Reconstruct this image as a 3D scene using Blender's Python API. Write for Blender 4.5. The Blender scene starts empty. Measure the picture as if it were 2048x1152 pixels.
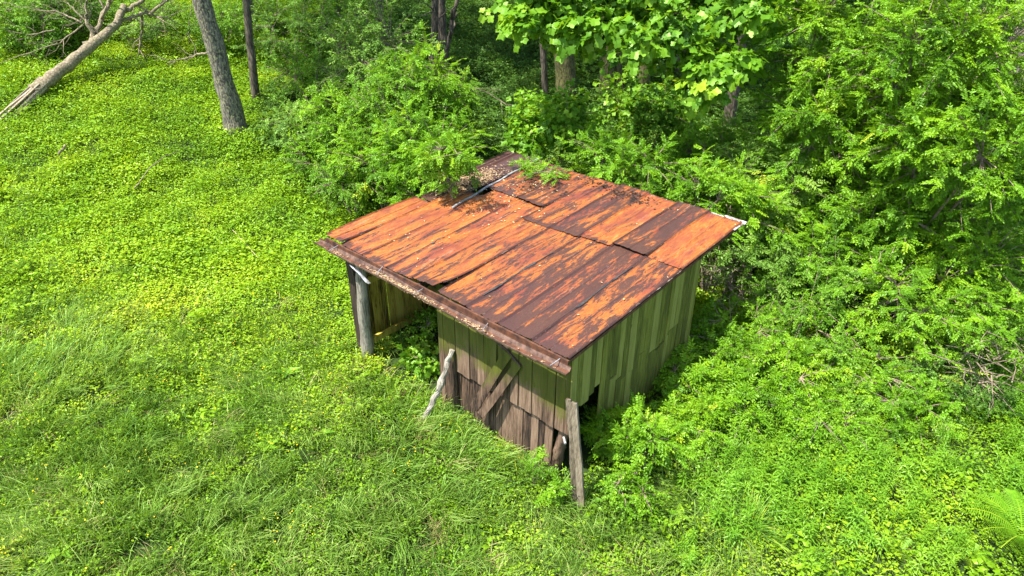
import bpy, math, random
import numpy as np
from mathutils import Vector, Matrix

SC = bpy.context.scene
COL = SC.collection
R = math.radians

# ------------------------------------------------------------------ camera
CAM = np.array([3.932, -5.497, 7.363]); YAW = 2.29595; PITCH = 0.539218; FPX = 1368.6 / 2048
FW2 = np.array([math.cos(YAW), math.sin(YAW)]); RT2 = np.array([math.sin(YAW), -math.cos(YAW)])
cd = bpy.data.cameras.new('camera'); cam = bpy.data.objects.new('camera', cd); COL.objects.link(cam)
cd.sensor_width = 36; cd.lens = 36 * FPX; cd.clip_end = 1000; cd.clip_start = .1
fw = Vector((math.cos(PITCH)*math.cos(YAW), math.cos(PITCH)*math.sin(YAW), -math.sin(PITCH)))
cam.location = CAM; cam.rotation_euler = fw.to_track_quat('-Z', 'Y').to_euler()
SC.camera = cam

# ------------------------------------------------------------------ world, sun, exposure
TOSUN = Vector((-.19, -.44, 1)).normalized()
w = bpy.data.worlds.new('World'); SC.world = w; w.use_nodes = True
nt = w.node_tree; nt.nodes.clear()
sky = nt.nodes.new('ShaderNodeTexSky'); sky.sky_type = 'NISHITA'; sky.sun_disc = False
sky.sun_elevation = math.asin(TOSUN.z); sky.sun_rotation = math.atan2(TOSUN.x, TOSUN.y)
sky.air_density = 1.0; sky.dust_density = 1.5
bg = nt.nodes.new('ShaderNodeBackground'); bg.inputs['Strength'].default_value = .15
wo = nt.nodes.new('ShaderNodeOutputWorld')
nt.links.new(sky.outputs[0], bg.inputs[0]); nt.links.new(bg.outputs[0], wo.inputs[0])
sl = bpy.data.lights.new('sun', 'SUN'); sl.energy = 5.0; sl.angle = R(.5); sl.color = (1, .96, .88)
so = bpy.data.objects.new('sun', sl); COL.objects.link(so)
so.rotation_euler = (-TOSUN).to_track_quat('-Z', 'Y').to_euler(); so.location = (0, 0, 30)
vs = SC.view_settings; vs.view_transform = 'Standard'; vs.look = 'None'; vs.gamma = 1; vs.exposure = 1.33
SC.cycles.max_bounces = 8; SC.cycles.diffuse_bounces = 4; SC.cycles.transmission_bounces = 4
SC.cycles.transparent_max_bounces = 4

# ------------------------------------------------------------------ terrain
def ds(x, y):
    rx, ry = np.asarray(x) - CAM[0], np.asarray(y) - CAM[1]
    return rx*FW2[0] + ry*FW2[1], rx*RT2[0] + ry*RT2[1]
def xy(d, s):
    return (CAM[0] + d*FW2[0] + s*RT2[0], CAM[1] + d*FW2[1] + s*RT2[1])
def sp(v, k=1.2):
    return np.where(v > 20, v, k*np.log1p(np.exp(np.clip(v/k, -40, 40))))
def T(x, y):
    x = np.asarray(x, float); y = np.asarray(y, float)
    d, s = ds(x, y)
    z = .22*sp(d - 14.8) - .19*sp(d - 46, 4)
    z = z + .10*sp(-s - 5) * np.clip((d - 4)/14, 0, 1) * np.exp(-np.clip(d - 30, 0, 99)/30)
    b = .07*np.sin(x*1.1 + .6*y)*np.sin(y*.9 - .4*x + 1.3) + .04*np.sin(x*2.7 + 1)*np.sin(y*2.3 + .5)
    near = np.exp(-((x + 2.4)**2/9 + (y - 2)**2/9))
    z = z + b*(1 - near) - .10*np.exp(-((x + 1.2)**2/6 + (y + .3)**2/1.5))
    return z
def at(px, py, h=0.0):
    """ground point (plus h) met by the ray through a photo pixel"""
    r3 = Vector((math.sin(YAW), -math.cos(YAW), 0)); u3 = r3.cross(fw)
    v = fw*1368.6 + r3*(px - 1024) + u3*(576 - py); v.normalize()
    t = 3.0
    for _ in range(4000):
        p = Vector(CAM) + v*t
        if p.z < float(T(p.x, p.y)) + h: break
        t += .02
    return p

# ------------------------------------------------------------------ helpers
def tag(o, label=None, cat=None, group=None, kind=None):
    if label: o['label'] = label
    if cat: o['category'] = cat
    if group: o['group'] = group
    if kind: o['kind'] = kind
    return o
def empty(name, loc, label, cat, group=None, rz=0):
    o = bpy.data.objects.new(name, None); COL.objects.link(o); o.location = loc; o.rotation_euler.z = rz
    o.empty_display_size = .3
    return tag(o, label, cat, group)
def mesh_np(name, V, F, tint=None, smooth=False, mats=None, fmat=None):
    """V (n,3); F list of (m,k) int arrays (k verts per face)"""
    me = bpy.data.meshes.new(name)
    V = np.ascontiguousarray(V, np.float32)
    F = [f for f in F if len(f)]
    me.vertices.add(len(V)); me.vertices.foreach_set('co', V.ravel())
    loops = np.concatenate([f.ravel() for f in F]).astype(np.int32)
    tot = np.concatenate([np.full(len(f), f.shape[1]) for f in F]).astype(np.int32)
    st = np.concatenate([[0], np.cumsum(tot)[:-1]]).astype(np.int32)
    me.loops.add(len(loops)); me.loops.foreach_set('vertex_index', loops)
    me.polygons.add(len(tot)); me.polygons.foreach_set('loop_start', st); me.polygons.foreach_set('loop_total', tot)
    me.polygons.foreach_set('use_smooth', np.full(len(tot), bool(smooth)))
    if tint is not None:
        a = me.attributes.new('tint', 'FLOAT', 'POINT'); a.data.foreach_set('value', np.ascontiguousarray(tint, np.float32))
    for m in mats or []: me.materials.append(m)
    me.update(calc_edges=True); me.validate()
    return me
def link(name, me, parent=None, link_it=True):
    o = bpy.data.objects.new(name, me)
    if link_it: COL.objects.link(o)
    if parent: o.parent = parent
    return o

class MB:
    """collects solids, then becomes one mesh"""
    def __init__(s): s.V = []; s.Q = []; s.T = []; s.n = 0; s.tint = []
    def add(s, V, Q=(), Tr=(), tint=.5):
        V = np.asarray(V, float)
        if len(Q): s.Q.append(np.asarray(Q) + s.n)
        if len(Tr): s.T.append(np.asarray(Tr) + s.n)
        s.V.append(V); s.tint.append(np.broadcast_to(np.asarray(tint, float), (len(V),))); s.n += len(V)
    def box(s, c, sx, sy, sz, rot=None, tint=.5, jit=0, rng=None):
        u = np.array([(i, j, k) for k in (-.5, .5) for j in (-.5, .5) for i in (-.5, .5)])*np.array([sx, sy, sz])
        if jit: u = u + rng.normal(0, jit, u.shape)
        if rot is not None: u = u @ np.array(rot).T
        s.add(u + np.array(c), [(0, 2, 3, 1), (4, 5, 7, 6), (0, 1, 5, 4), (2, 6, 7, 3), (0, 4, 6, 2), (1, 3, 7, 5)], tint=tint)
    def beam(s, a, b, wd, th, side=(0, 0, 1), tint=.5, seg=1, warp=0, rng=None, taper=1):
        """plank from a to b; wd across `side`"""
        a, b = Vector(a), Vector(b); t = (b - a).normalized(); n = t.cross(Vector(side)).normalized(); sd = n.cross(t)
        V = []; Q = []
        for i in range(seg + 1):
            f = i/seg; p = a.lerp(b, f); k = 1 + (taper - 1)*f
            if warp and rng is not None: p = p + n*rng.normal(0, warp) + sd*rng.normal(0, warp)
            for (su, sv) in ((-1, -1), (1, -1), (1, 1), (-1, 1)): V.append(tuple(p + sd*(su*wd*k/2) + n*(sv*th/2)))
            if i:
                o = 4*(i - 1)
                for k2 in range(4): Q.append((o + k2, o + (k2 + 1) % 4, o + 4 + (k2 + 1) % 4, o + 4 + k2))
        o = 4*seg; Q += [(3, 2, 1, 0), (o, o + 1, o + 2, o + 3)]
        s.add(V, Q, tint=tint)
    def tube(s, pts, rad, k=8, tint=.5, rough=0, rng=None, cap=True):
        pts = [Vector(p) for p in pts]; n = len(pts); V = []; Q = []
        up = Vector((.31, .17, 1))
        for i, p in enumerate(pts):
            t = (pts[min(i + 1, n - 1)] - pts[max(i - 1, 0)]).normalized()
            a = t.cross(up)
            if a.length < .1: a = t.cross(Vector((1, 0, 0)))
            a.normalize(); b = t.cross(a); up = -(t.cross(a)) if False else up
            r = rad[i] if hasattr(rad, '__len__') else rad
            for j in range(k):
                th = 2*math.pi*j/k; rr = r*(1 + (rng.normal(0, rough) if rough else 0))
                V.append(tuple(p + a*(math.cos(th)*rr) + b*(math.sin(th)*rr)))
            if i:
                o = (i - 1)*k
                for j in range(k): Q.append((o + j, o + (j + 1) % k, o + k + (j + 1) % k, o + k + j))
        Tr = []
        if cap:
            V.append(tuple(pts[0])); V.append(tuple(pts[-1])); c0 = n*k; c1 = c0 + 1; o = (n - 1)*k
            for j in range(k): Tr.append((c0, (j + 1) % k, j)); Tr.append((c1, o + j, o + (j + 1) % k))
        s.add(V, Q, Tr, tint=tint)
    def build(s, name, mat, parent=None, smooth=False, origin=None):
        V = np.concatenate(s.V)
        if origin is not None: V = V - np.array(origin)
        me = mesh_np(name, V, [np.concatenate(s.Q)] if s.Q and not s.T else ([np.concatenate(s.Q)] if s.Q else []) + ([np.concatenate(s.T)] if s.T else []),
                     np.concatenate(s.tint), smooth, [mat])
        return link(name, me, parent)

# ------------------------------------------------------------------ materials
def newmat(name):
    m = bpy.data.materials.new(name); m.use_nodes = True; m.node_tree.nodes.clear()
    return m, m.node_tree.nodes, m.node_tree.links
class N:
    """tiny node-graph helper"""
    def __init__(s, name):
        s.m, s.n, s.l = newmat(name)
    def node(s, t, **kw):
        o = s.n.new(t)
        for k, v in kw.items():
            if k.startswith('i_'):
                key = k[2:]; key = int(key) if key.isdigit() else key
                if hasattr(v, 'is_linked') or isinstance(v, bpy.types.NodeSocket): s.l.new(v, o.inputs[key])
                else: o.inputs[key].default_value = v
            else: setattr(o, k, v)
        return o
    def mapped(s, scale=(1, 1, 1), coord='Object', loc=(0, 0, 0)):
        c = s.node('ShaderNodeTexCoord'); m = s.node('ShaderNodeMapping')
        s.l.new(c.outputs[coord], m.inputs[0]); m.inputs['Scale'].default_value = scale; m.inputs['Location'].default_value = loc
        return m.outputs[0]
    def noise(s, vec, scale, detail=4, rough=.55, dist=0):
        o = s.node('ShaderNodeTexNoise'); s.l.new(vec, o.inputs['Vector'])
        o.inputs['Scale'].default_value = scale; o.inputs['Detail'].default_value = detail
        o.inputs['Roughness'].default_value = rough; o.inputs['Distortion'].default_value = dist
        return o.outputs['Fac']
    def ramp(s, fac, stops, interp='LINEAR'):
        o = s.node('ShaderNodeValToRGB'); s.l.new(fac, o.inputs[0]); cr = o.color_ramp; cr.interpolation = interp
        while len(cr.elements) < len(stops): cr.elements.new(.5)
        for e, (p, c) in zip(cr.elements, stops):
            e.position = p; e.color = (*c, 1) if hasattr(c, '__len__') else (c, c, c, 1)
        return o.outputs[0]
    def mix(s, f, a, b, mode='MIX'):
        o = s.node('ShaderNodeMix', data_type='RGBA', blend_type=mode)
        for v, i in ((f, 0), (a, 6), (b, 7)):
            if isinstance(v, bpy.types.NodeSocket): s.l.new(v, o.inputs[i])
            else: o.inputs[i].default_value = v if i == 0 else (*v, 1)
        return o.outputs[2]
    def math(s, op, a, b=0.0, clamp=False):
        o = s.node('ShaderNodeMath', operation=op, use_clamp=clamp)
        for v, i in ((a, 0), (b, 1)):
            if isinstance(v, bpy.types.NodeSocket): s.l.new(v, o.inputs[i])
            else: o.inputs[i].default_value = v
        return o.outputs[0]
    def attr(s, name='tint', typ='GEOMETRY'):
        return s.node('ShaderNodeAttribute', attribute_name=name, attribute_type=typ).outputs['Fac']
    def rnd(s): return s.node('ShaderNodeObjectInfo').outputs['Random']
    def bump(s, h, strength=.5, dist=.01):
        o = s.node('ShaderNodeBump'); s.l.new(h, o.inputs['Height']); o.inputs['Strength'].default_value = strength
        o.inputs['Distance'].default_value = dist; return o.outputs[0]
    def out(s, sh): 
        o = s.node('ShaderNodeOutputMaterial'); s.l.new(sh, o.inputs[0]); return s.m
    def pbr(s, col, rough=.8, bump=None, metal=0, spec=.3):
        p = s.node('ShaderNodeBsdfPrincipled')
        for v, k in ((col, 'Base Color'), (rough, 'Roughness'), (metal, 'Metallic'), (spec, 'Specular IOR Level')):
            if isinstance(v, bpy.types.NodeSocket): s.l.new(v, p.inputs[k])
            else: p.inputs[k].default_value = (*v, 1) if hasattr(v, '__len__') else v
        if bump is not None: s.l.new(bump, p.inputs['Normal'])
        return s.out(p.outputs[0])

def wood_mat(name, c0, c1, c2, algae_shade=None, amt=0.0, lo=1.0, hi=1.7, grain=(22, 22, 1.2), rough=.85, knots=True, var=.26):
    g = N(name); t = g.attr()
    c = g.node('ShaderNodeTexCoord'); off = g.node('ShaderNodeCombineXYZ')
    tm = g.math('MULTIPLY', t, 37.0); g.l.new(tm, off.inputs[0]); g.l.new(tm, off.inputs[2])
    ad = g.node('ShaderNodeVectorMath', operation='ADD'); g.l.new(c.outputs['Object'], ad.inputs[0]); g.l.new(off.outputs[0], ad.inputs[1])
    mp = g.node('ShaderNodeMapping'); g.l.new(ad.outputs[0], mp.inputs[0]); mp.inputs['Scale'].default_value = grain
    n1 = g.noise(mp.outputs[0], 2.2, 6, .65, .6)
    mp2 = g.node('ShaderNodeMapping'); g.l.new(ad.outputs[0], mp2.inputs[0]); mp2.inputs['Scale'].default_value = (grain[0]*.25, grain[1]*.25, grain[2]*.6)
    n2 = g.noise(mp2.outputs[0], 1.5, 4, .6, .4)
    f = g.math('ADD', g.math('MULTIPLY', n1, .62), g.math('MULTIPLY', n2, .38))
    f = g.math('ADD', f, g.math('MULTIPLY', g.math('SUBTRACT', t, .5), var))
    col = g.ramp(f, [(.36, c0), (.49, c1), (.64, c2)])
    if knots:
        v = g.node('ShaderNodeTexVoronoi'); mp3 = g.node('ShaderNodeMapping'); g.l.new(ad.outputs[0], mp3.inputs[0]); mp3.inputs['Scale'].default_value = (5.5, 5.5, 2.2)
        g.l.new(mp3.outputs[0], v.inputs['Vector']); v.inputs['Scale'].default_value = 1.0
        k = g.ramp(v.outputs['Distance'], [(.07, 1.0), (.14, 0.0)])
        sel = g.math('GREATER_THAN', g.noise(g.mapped((1, 1, 1)), 2.0, 1), .5)
        col = g.mix(g.math('MULTIPLY', g.math('MULTIPLY', k, sel), .8), col, (c0[0]*1.3, c0[1]*.9, c0[2]*.7))
    if algae_shade:  # green by height: algae on the side wall, painted eave shade on the front
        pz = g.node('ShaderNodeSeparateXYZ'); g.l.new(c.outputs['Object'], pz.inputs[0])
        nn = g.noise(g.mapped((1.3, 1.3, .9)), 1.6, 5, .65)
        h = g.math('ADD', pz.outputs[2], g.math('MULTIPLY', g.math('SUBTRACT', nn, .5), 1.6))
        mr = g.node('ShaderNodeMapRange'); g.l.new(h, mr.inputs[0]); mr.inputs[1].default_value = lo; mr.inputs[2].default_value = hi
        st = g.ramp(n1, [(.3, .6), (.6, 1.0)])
        col = g.mix(g.math('MULTIPLY', g.math('MULTIPLY', mr.outputs[0], amt), st), col, g.mix(n2, (algae_shade[0]*.45, algae_shade[1]*.45, algae_shade[2]*.5), (algae_shade[0]*1.5, algae_shade[1]*1.5, algae_shade[2]*1.5)))
    return g.pbr(col, rough, g.bump(n1, .7, .006))

M = {}
M['wood_front'] = wood_mat('weathered_plank', (.014, .009, .006), (.10, .060, .038), (.22, .145, .095), (.078, .088, .006), 1.0, 1.02, 1.35)  # olive upper part paints the eave's greenish shade into the planks
M['wood_side'] = wood_mat('mossy_plank', (.02, .02, .006), (.15, .15, .022), (.30, .285, .085), (.165, .175, .020), .55, -.8, .4, grain=(26, 26, 1.4), var=.34)
M['wood_in'] = wood_mat('inner_plank', (.07, .05, .008), (.42, .33, .045), (.55, .46, .08))
M['wood_grey'] = wood_mat('grey_wood', (.05, .04, .03), (.22, .195, .155), (.42, .38, .31), grain=(30, 30, 1.5))
M['wood_slab'] = wood_mat('slab_wood', (.03, .023, .014), (.115, .090, .058), (.24, .20, .14), grain=(30, 30, 1.5))
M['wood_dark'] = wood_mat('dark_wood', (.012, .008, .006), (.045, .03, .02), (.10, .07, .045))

def rust_mat():
    g = N('rusty_roof_metal'); t = g.attr(); rnd = g.rnd()
    c = g.node('ShaderNodeTexCoord'); off = g.node('ShaderNodeCombineXYZ')
    rm = g.math('MULTIPLY', rnd, 61.0); g.l.new(rm, off.inputs[0]); g.l.new(rm, off.inputs[1])
    ad = g.node('ShaderNodeVectorMath', operation='ADD'); g.l.new(c.outputs['Object'], ad.inputs[0]); g.l.new(off.outputs[0], ad.inputs[1])
    def mp(sc):
        m = g.node('ShaderNodeMapping'); g.l.new(ad.outputs[0], m.inputs[0]); m.inputs['Scale'].default_value = sc; return m.outputs[0]
    big = g.noise(mp((5.6, .95, 1)), 1.5, 6, .70, .7)
    fine = g.noise(mp((15, 2.4, 1)), 2.2, 6, .74, .7)
    tiny = g.noise(mp((30, 9, 1)), 3, 4, .7)
    bodyf = g.math('ADD', g.math('MULTIPLY', fine, .7), g.math('MULTIPLY', tiny, .3))
    orange = g.ramp(bodyf, [(.28, (.09, .020, .009)), (.42, (.21, .054, .012)), (.54, (.34, .108, .017)), (.66, (.46, .215, .07))])
    # red-brown wash areas
    red = g.noise(mp((2.2, .7, 1)), 1.1, 3, .6, .3)
    col = g.mix(g.ramp(red, [(.44, 0.0), (.62, .85)]), orange, (.145, .030, .020))
    # worn pinkish-white zinc scrapes
    wn = g.noise(mp((4, .8, 1)), 1.7, 4, .6, .6)
    wsel = g.math('MULTIPLY', g.ramp(wn, [(.62, 0.0), (.74, .8)]), g.ramp(tiny, [(.35, 0.0), (.6, 1.0)]))
    col = g.mix(wsel, col, (.42, .25, .17))
    # dark purple-brown old paint, amount follows the sheet's own wear (tint)
    dk = g.math('ADD', g.math('ADD', g.math('MULTIPLY', big, .54), g.math('MULTIPLY', fine, .46)), g.math('MULTIPLY', g.math('SUBTRACT', t, .5), .36))
    dm = g.ramp(dk, [(.482, 0.0), (.50, .85), (.52, 1.0)])
    dcol = g.mix(tiny, (.012, .008, .008), (.088, .045, .038))
    col = g.mix(g.math('MULTIPLY', dm, .93), col, dcol)
    sm = g.attr('seam')
    col = g.mix(g.math('MULTIPLY', sm, g.ramp(tiny, [(.35, .2), (.5, .9)])), col, (.022, .012, .010))
    pale = g.noise(mp((20, 2.5, 1)), 3, 3, .6)
    col = g.mix(g.math('MULTIPLY', sm, g.ramp(pale, [(.60, 0.0), (.66, .9)])), col, (.36, .29, .22))
    # small dark flecks
    fl = g.noise(mp((24, 3.2, 1)), 2.0, 4, .65)
    col = g.mix(g.math('MULTIPLY', g.ramp(fl, [(.60, 0.0), (.64, 1.0)]), .75), col, (.06, .022, .015))
    return g.pbr(col, g.ramp(dm, [(0, .62), (1, .42)]), g.bump(g.math('ADD', fine, tiny), .35, .004), 0, .35)
M['rust'] = rust_mat()
def metal_mat(name, c0, c1, rough=.5, metal=.0, scale=9):
    g = N(name); n = g.noise(g.mapped((1, 1, 1)), scale, 5, .65)
    return g.pbr(g.ramp(n, [(.35, c0), (.65, c1)]), rough, g.bump(n, .3, .004), metal, .4)
M['gutter'] = metal_mat('rusty_gutter', (.035, .017, .011), (.17, .10, .07), .6)
M['gutter_rust'] = metal_mat('rusty_fascia', (.03, .014, .010), (.13, .05, .022), .7)
M['zinc'] = metal_mat('galvanised_metal', (.12, .11, .10), (.42, .43, .44), .4, .3)
M['white'] = metal_mat('white_flashing', (.10, .05, .03), (.50, .49, .47), .5, 0, 11)
M['black_strip'] = metal_mat('tar_strip', (.01, .011, .012), (.05, .052, .05), .6)
M['moss'] = metal_mat('moss', (.05, .035, .006), (.16, .13, .02), .95, 0, 30)
M['hay'] = metal_mat('old_hay', (.035, .025, .008), (.13, .10, .035), .95, 0, 40)

def bark_mat(name, c0, c1, c2, lich=None, sc=(7, 7, 1.6)):
    g = N(name); v = g.mapped(sc)
    vo = g.node('ShaderNodeTexVoronoi', feature='DISTANCE_TO_EDGE'); g.l.new(v, vo.inputs['Vector']); vo.inputs['Scale'].default_value = 2.2
    n = g.noise(v, 3, 6, .7, .6); f = g.math('ADD', g.math('MULTIPLY', n, .7), g.math('MULTIPLY', vo.outputs[0], .5))
    col = g.ramp(f, [(.3, c0), (.5, c1), (.72, c2)])
    if lich:
        l = g.noise(g.mapped((1, 1, .7)), 22, 5, .75)
        col = g.mix(g.ramp(l, [(.52, 0.0), (.58, .8)]), col, lich)
    return g.pbr(col, .9, g.bump(f, .9, .03))
M['bark'] = bark_mat('furrowed_bark', (.030, .026, .021), (.16, .14, .115), (.33, .30, .25), (.34, .32, .17))
M['bark_dark'] = bark_mat('dark_bark', (.03, .024, .017), (.13, .105, .075), (.27, .23, .17))
M['bark_moss'] = bark_mat('mossy_bark', (.03, .026, .010), (.11, .095, .04), (.20, .17, .08), (.13, .15, .03))
M['deadwood'] = bark_mat('bare_dead_wood', (.10, .075, .05), (.27, .215, .15), (.42, .35, .26), (.20, .20, .08), sc=(5, 5, 5))
M['splinter'] = bark_mat('splintered_wood', (.20, .15, .09), (.48, .40, .29), (.66, .58, .46), sc=(14, 14, 3))
M['twig'] = metal_mat('twig_bark', (.10, .07, .045), (.30, .235, .165), .85)
M['straw'] = metal_mat('dry_straw', (.30, .22, .10), (.55, .45, .25), .8)

def leaf_mat(name, dark, mid, light, tr=.38, gloss=.10, inst=False, world_var=.35, trc=(1.35, 1.15, .5), yellow=(.40, .46, .03)):
    g = N(name); t = g.attr('tint')
    if inst:
        ti = g.attr('ptint', 'INSTANCER')
        t = g.math('ADD', g.math('MULTIPLY', t, .5), g.math('MULTIPLY', ti, .5))
    geo = g.node('ShaderNodeNewGeometry')
    wn = g.node('ShaderNodeTexNoise'); g.l.new(geo.outputs['Position'], wn.inputs['Vector']); wn.inputs['Scale'].default_value = .55; wn.inputs['Detail'].default_value = 4
    f = g.math('ADD', t, g.math('MULTIPLY', g.math('SUBTRACT', wn.outputs['Fac'], .5), world_var*2), True)
    col = g.ramp(f, [(.08, dark), (.45, mid), (.80, light), (.96, yellow)])
    d = g.node('ShaderNodeBsdfDiffuse'); g.l.new(col, d.inputs[0])
    tb = g.node('ShaderNodeBsdfTranslucent'); tc = g.mix(1.0, col, trc, 'MULTIPLY'); g.l.new(tc, tb.inputs[0])
    m1 = g.node('ShaderNodeMixShader'); m1.inputs[0].default_value = tr; g.l.new(d.outputs[0], m1.inputs[1]); g.l.new(tb.outputs[0], m1.inputs[2])
    gl = g.node('ShaderNodeBsdfGlossy'); gl.inputs['Roughness'].default_value = .42; gl.inputs[0].default_value = (.55, .8, .35, 1)
    m2 = g.node('ShaderNodeMixShader'); m2.inputs[0].default_value = gloss*.35; g.l.new(m1.outputs[0], m2.inputs[1]); g.l.new(gl.outputs[0], m2.inputs[2])
    return g.out(m2.outputs[0])
M['leaf_locust'] = leaf_mat('locust_leaf', (.050, .135, .006), (.135, .30, .010), (.25, .43, .016))
M['leaf_shrub'] = leaf_mat('shrub_leaf', (.042, .115, .010), (.11, .25, .014), (.21, .37, .03))
M['leaf_pale'] = leaf_mat('pale_shrub_leaf', (.055, .125, .02), (.14, .27, .035), (.25, .40, .06))
M['leaf_tulip'] = leaf_mat('tulip_leaf', (.035, .115, .010), (.12, .28, .014), (.27, .46, .03), tr=.45, yellow=(.32, .50, .03))
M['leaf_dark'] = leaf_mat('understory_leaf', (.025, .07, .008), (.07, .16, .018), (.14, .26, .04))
M['leaf_cover'] = leaf_mat('ground_leaf', (.060, .15, .006), (.175, .33, .010), (.31, .46, .018), inst=True, world_var=.5)
M['leaf_ivy'] = leaf_mat('ivy_leaf', (.022, .062, .008), (.065, .15, .018), (.16, .28, .04), inst=True, world_var=.6)  # ivy's dark green, deepened to paint the wood's shade into the leaves
M['leaf_lance'] = leaf_mat('lance_leaf', (.045, .14, .010), (.12, .28, .014), (.23, .41, .025), inst=True, world_var=.3)
M['grass'] = leaf_mat('grass_blade', (.055, .14, .020), (.165, .31, .04), (.36, .49, .12), inst=True, tr=.3, gloss=.16, world_var=.35, yellow=(.46, .40, .18))
M['fern'] = leaf_mat('fern_leaf', (.06, .17, .006), (.13, .30, .010), (.24, .42, .02))
M['litter'] = metal_mat('dry_leaf_litter', (.13, .07, .03), (.45, .32, .18), .9, 0, 25)

def ground_mat():
    g = N('soil'); geo = g.node('ShaderNodeNewGeometry')
    n = g.noise(geo.outputs['Position'], .9, 6, .65); n2 = g.noise(geo.outputs['Position'], 45, 5, .8)
    f = g.math('ADD', g.math('MULTIPLY', n, .5), g.math('MULTIPLY', n2, .5))
    col = g.ramp(f, [(.36, (.012, .020, .004)), (.5, (.026, .056, .006)), (.66, (.05, .065, .012))])
    return g.pbr(col, .95, g.bump(n2, .8, .03))
M['soil'] = ground_mat()

# ------------------------------------------------------------------ ground sheet
def build_ground():
    a = np.concatenate([np.linspace(-200, -32, 15)[:-1], np.linspace(-32, 26, 233), np.linspace(26, 200, 15)[1:]])
    b = np.concatenate([np.linspace(-200, -16, 14)[:-1], np.linspace(-16, 34, 201), np.linspace(34, 200, 15)[1:]])
    X, Y = np.meshgrid(a, b); Z = T(X, Y)
    nx, ny = len(a), len(b); i = np.arange(nx - 1)[None, :] + nx*np.arange(ny - 1)[:, None]
    F = np.stack([i, i + 1, i + 1 + nx, i + nx], -1).reshape(-1, 4)
    me = mesh_np('ground', np.stack([X, Y, Z], -1).reshape(-1, 3), [F], smooth=True, mats=[M['soil']])
    o = link('ground', me); tag(o, kind='structure')
build_ground()

# ================================================================== SHED
W, L = 4.97, 4.64; ZF, ZB = 2.30, 2.49
def zr(x, y):
    return ZF + (ZB - ZF)*y/L + .018*math.sin(x*2.1 + .5)*math.sin(y*1.3 + .4)
SHED_X0, SHED_X1, SHED_Y0, SHED_Y1 = -4.85, -.12, .2, 3.55
rng = np.random.default_rng(7)
shed = empty('shed', (-2.5, 1.9, 0), 'small weathered plank shed with a rusty orange tin roof in tall grass', 'shed')
SO = (-2.5, 1.9, 0)
def sb(mb, name, mat, parent=shed, smooth=False): return mb.build(name, mat, parent, smooth, origin=SO)

def plank_wall(name, mat, x0, x1, z0f, z1f, y, axis='x', wmin=.11, wmax=.17, lean=0, skip=None, parent=shed, th=.022, seed=1):
    """upright planks along an axis; z0f, z1f give bottom and top at a position"""
    g = np.random.default_rng(seed); mb = MB(); p = x0
    while p < x1 - .03:
        wd = min(g.uniform(wmin, wmax), x1 - p); c = p + wd/2
        segs = skip(c) if skip else [(z0f(c), z1f(c))]
        for (a, b) in segs:
            a += g.normal(0, .012); off = g.normal(0, .004); gap = .006 + abs(g.normal(0, .003)); tl = g.normal(0, .006)
            t = float(g.uniform(0, 1))
            if axis == 'x':
                mb.beam((c + tl, y - lean*(b - a) + off, a), (c, y + off, b), wd - gap, th, side=(1, 0, 0), tint=t, seg=3, warp=.0015, rng=g)
            else:
                mb.beam((y + lean*(b - a) + off, c + tl, a), (y + off, c, b), wd - gap, th, side=(0, 1, 0), tint=t, seg=3, warp=.0015, rng=g)
        p += wd
    return sb(mb, name, mat, parent)

# front wall: upper layer of planks laps 25 mm over a lower, older layer
fw_top = lambda x: zr(x, .2) - .05
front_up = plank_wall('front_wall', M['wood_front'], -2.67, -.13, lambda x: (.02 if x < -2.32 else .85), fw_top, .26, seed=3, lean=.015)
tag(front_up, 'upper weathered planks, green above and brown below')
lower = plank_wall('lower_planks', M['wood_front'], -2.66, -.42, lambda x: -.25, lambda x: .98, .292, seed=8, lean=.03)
# right-hand gable wall with an opening near the front corner
def side_skip(y):
    top = zr(-.12, y) - .04
    if y < .32: return [(1.30, top)]
    if y < .95: return [(1.28 + .06*math.sin(y*9), top)]
    if 1.2 < y < 3.1: h = 1.18 + .10*math.sin(y*7); return [(-.15, h), (h + .012, top)]
    return [(-.15, top)]
right = plank_wall('right_wall', M['wood_side'], .235, SHED_Y1, None, None, -.12, axis='y', skip=side_skip, seed=11, wmin=.10, wmax=.2)
plank_wall('left_wall', M['wood_in'], .25, SHED_Y1, lambda y: -.2, lambda y: zr(-4.85, y) - .04, -4.85, axis='y', seed=5, wmin=.13, wmax=.2)
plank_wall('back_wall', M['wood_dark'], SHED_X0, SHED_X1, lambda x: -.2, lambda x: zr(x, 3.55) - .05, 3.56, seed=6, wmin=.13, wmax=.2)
# frame
def part_beam(name, a, b, wd, th, mat, side=(0, 0, 1), parent=shed, seg=4, warp=.006, seed=0, taper=1, label=None):
    mb = MB(); mb.beam(a, b, wd, th, side, .4 + .3*math.sin(seed), seg, warp, np.random.default_rng(seed), taper)
    o = sb(mb, name, mat, parent)
    if label: o['label'] = label
    return o
def part_post(name, pts, rad, mat, parent=shed, seed=0, k=10, label=None, rough=.05):
    g = np.random.default_rng(seed); P = []; Rr = []
    n = 14; pts = [Vector(p) for p in pts]
    for i in range(n + 1):
        f = i/n*(len(pts) - 1); j = min(int(f), len(pts) - 2); P.append(pts[j].lerp(pts[j + 1], f - j) + Vector(g.normal(0, .006, 3)))
        Rr.append((rad[0] + (rad[1] - rad[0])*i/n)*(1 + g.normal(0, .05)))
    mb = MB(); mb.tube(P, Rr, k, float(g.uniform(.3, .7)), rough, g); o = sb(mb, name, mat, parent, True)
    if label: o['label'] = label
    return o
part_post('post', [(-4.50, .16, -.15), (-4.42, .14, 1.1), (-4.33, .15, 2.24)], (.108, .092), M['wood_grey'], seed=4, label='grey rounded log post at the open corner')
part_beam('post', (-4.72, .20, -.2), (-4.70, .18, 2.2), .17, .06, M['wood_dark'], side=(1, 0, 0), label='brown plank post outside the log post')
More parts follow.
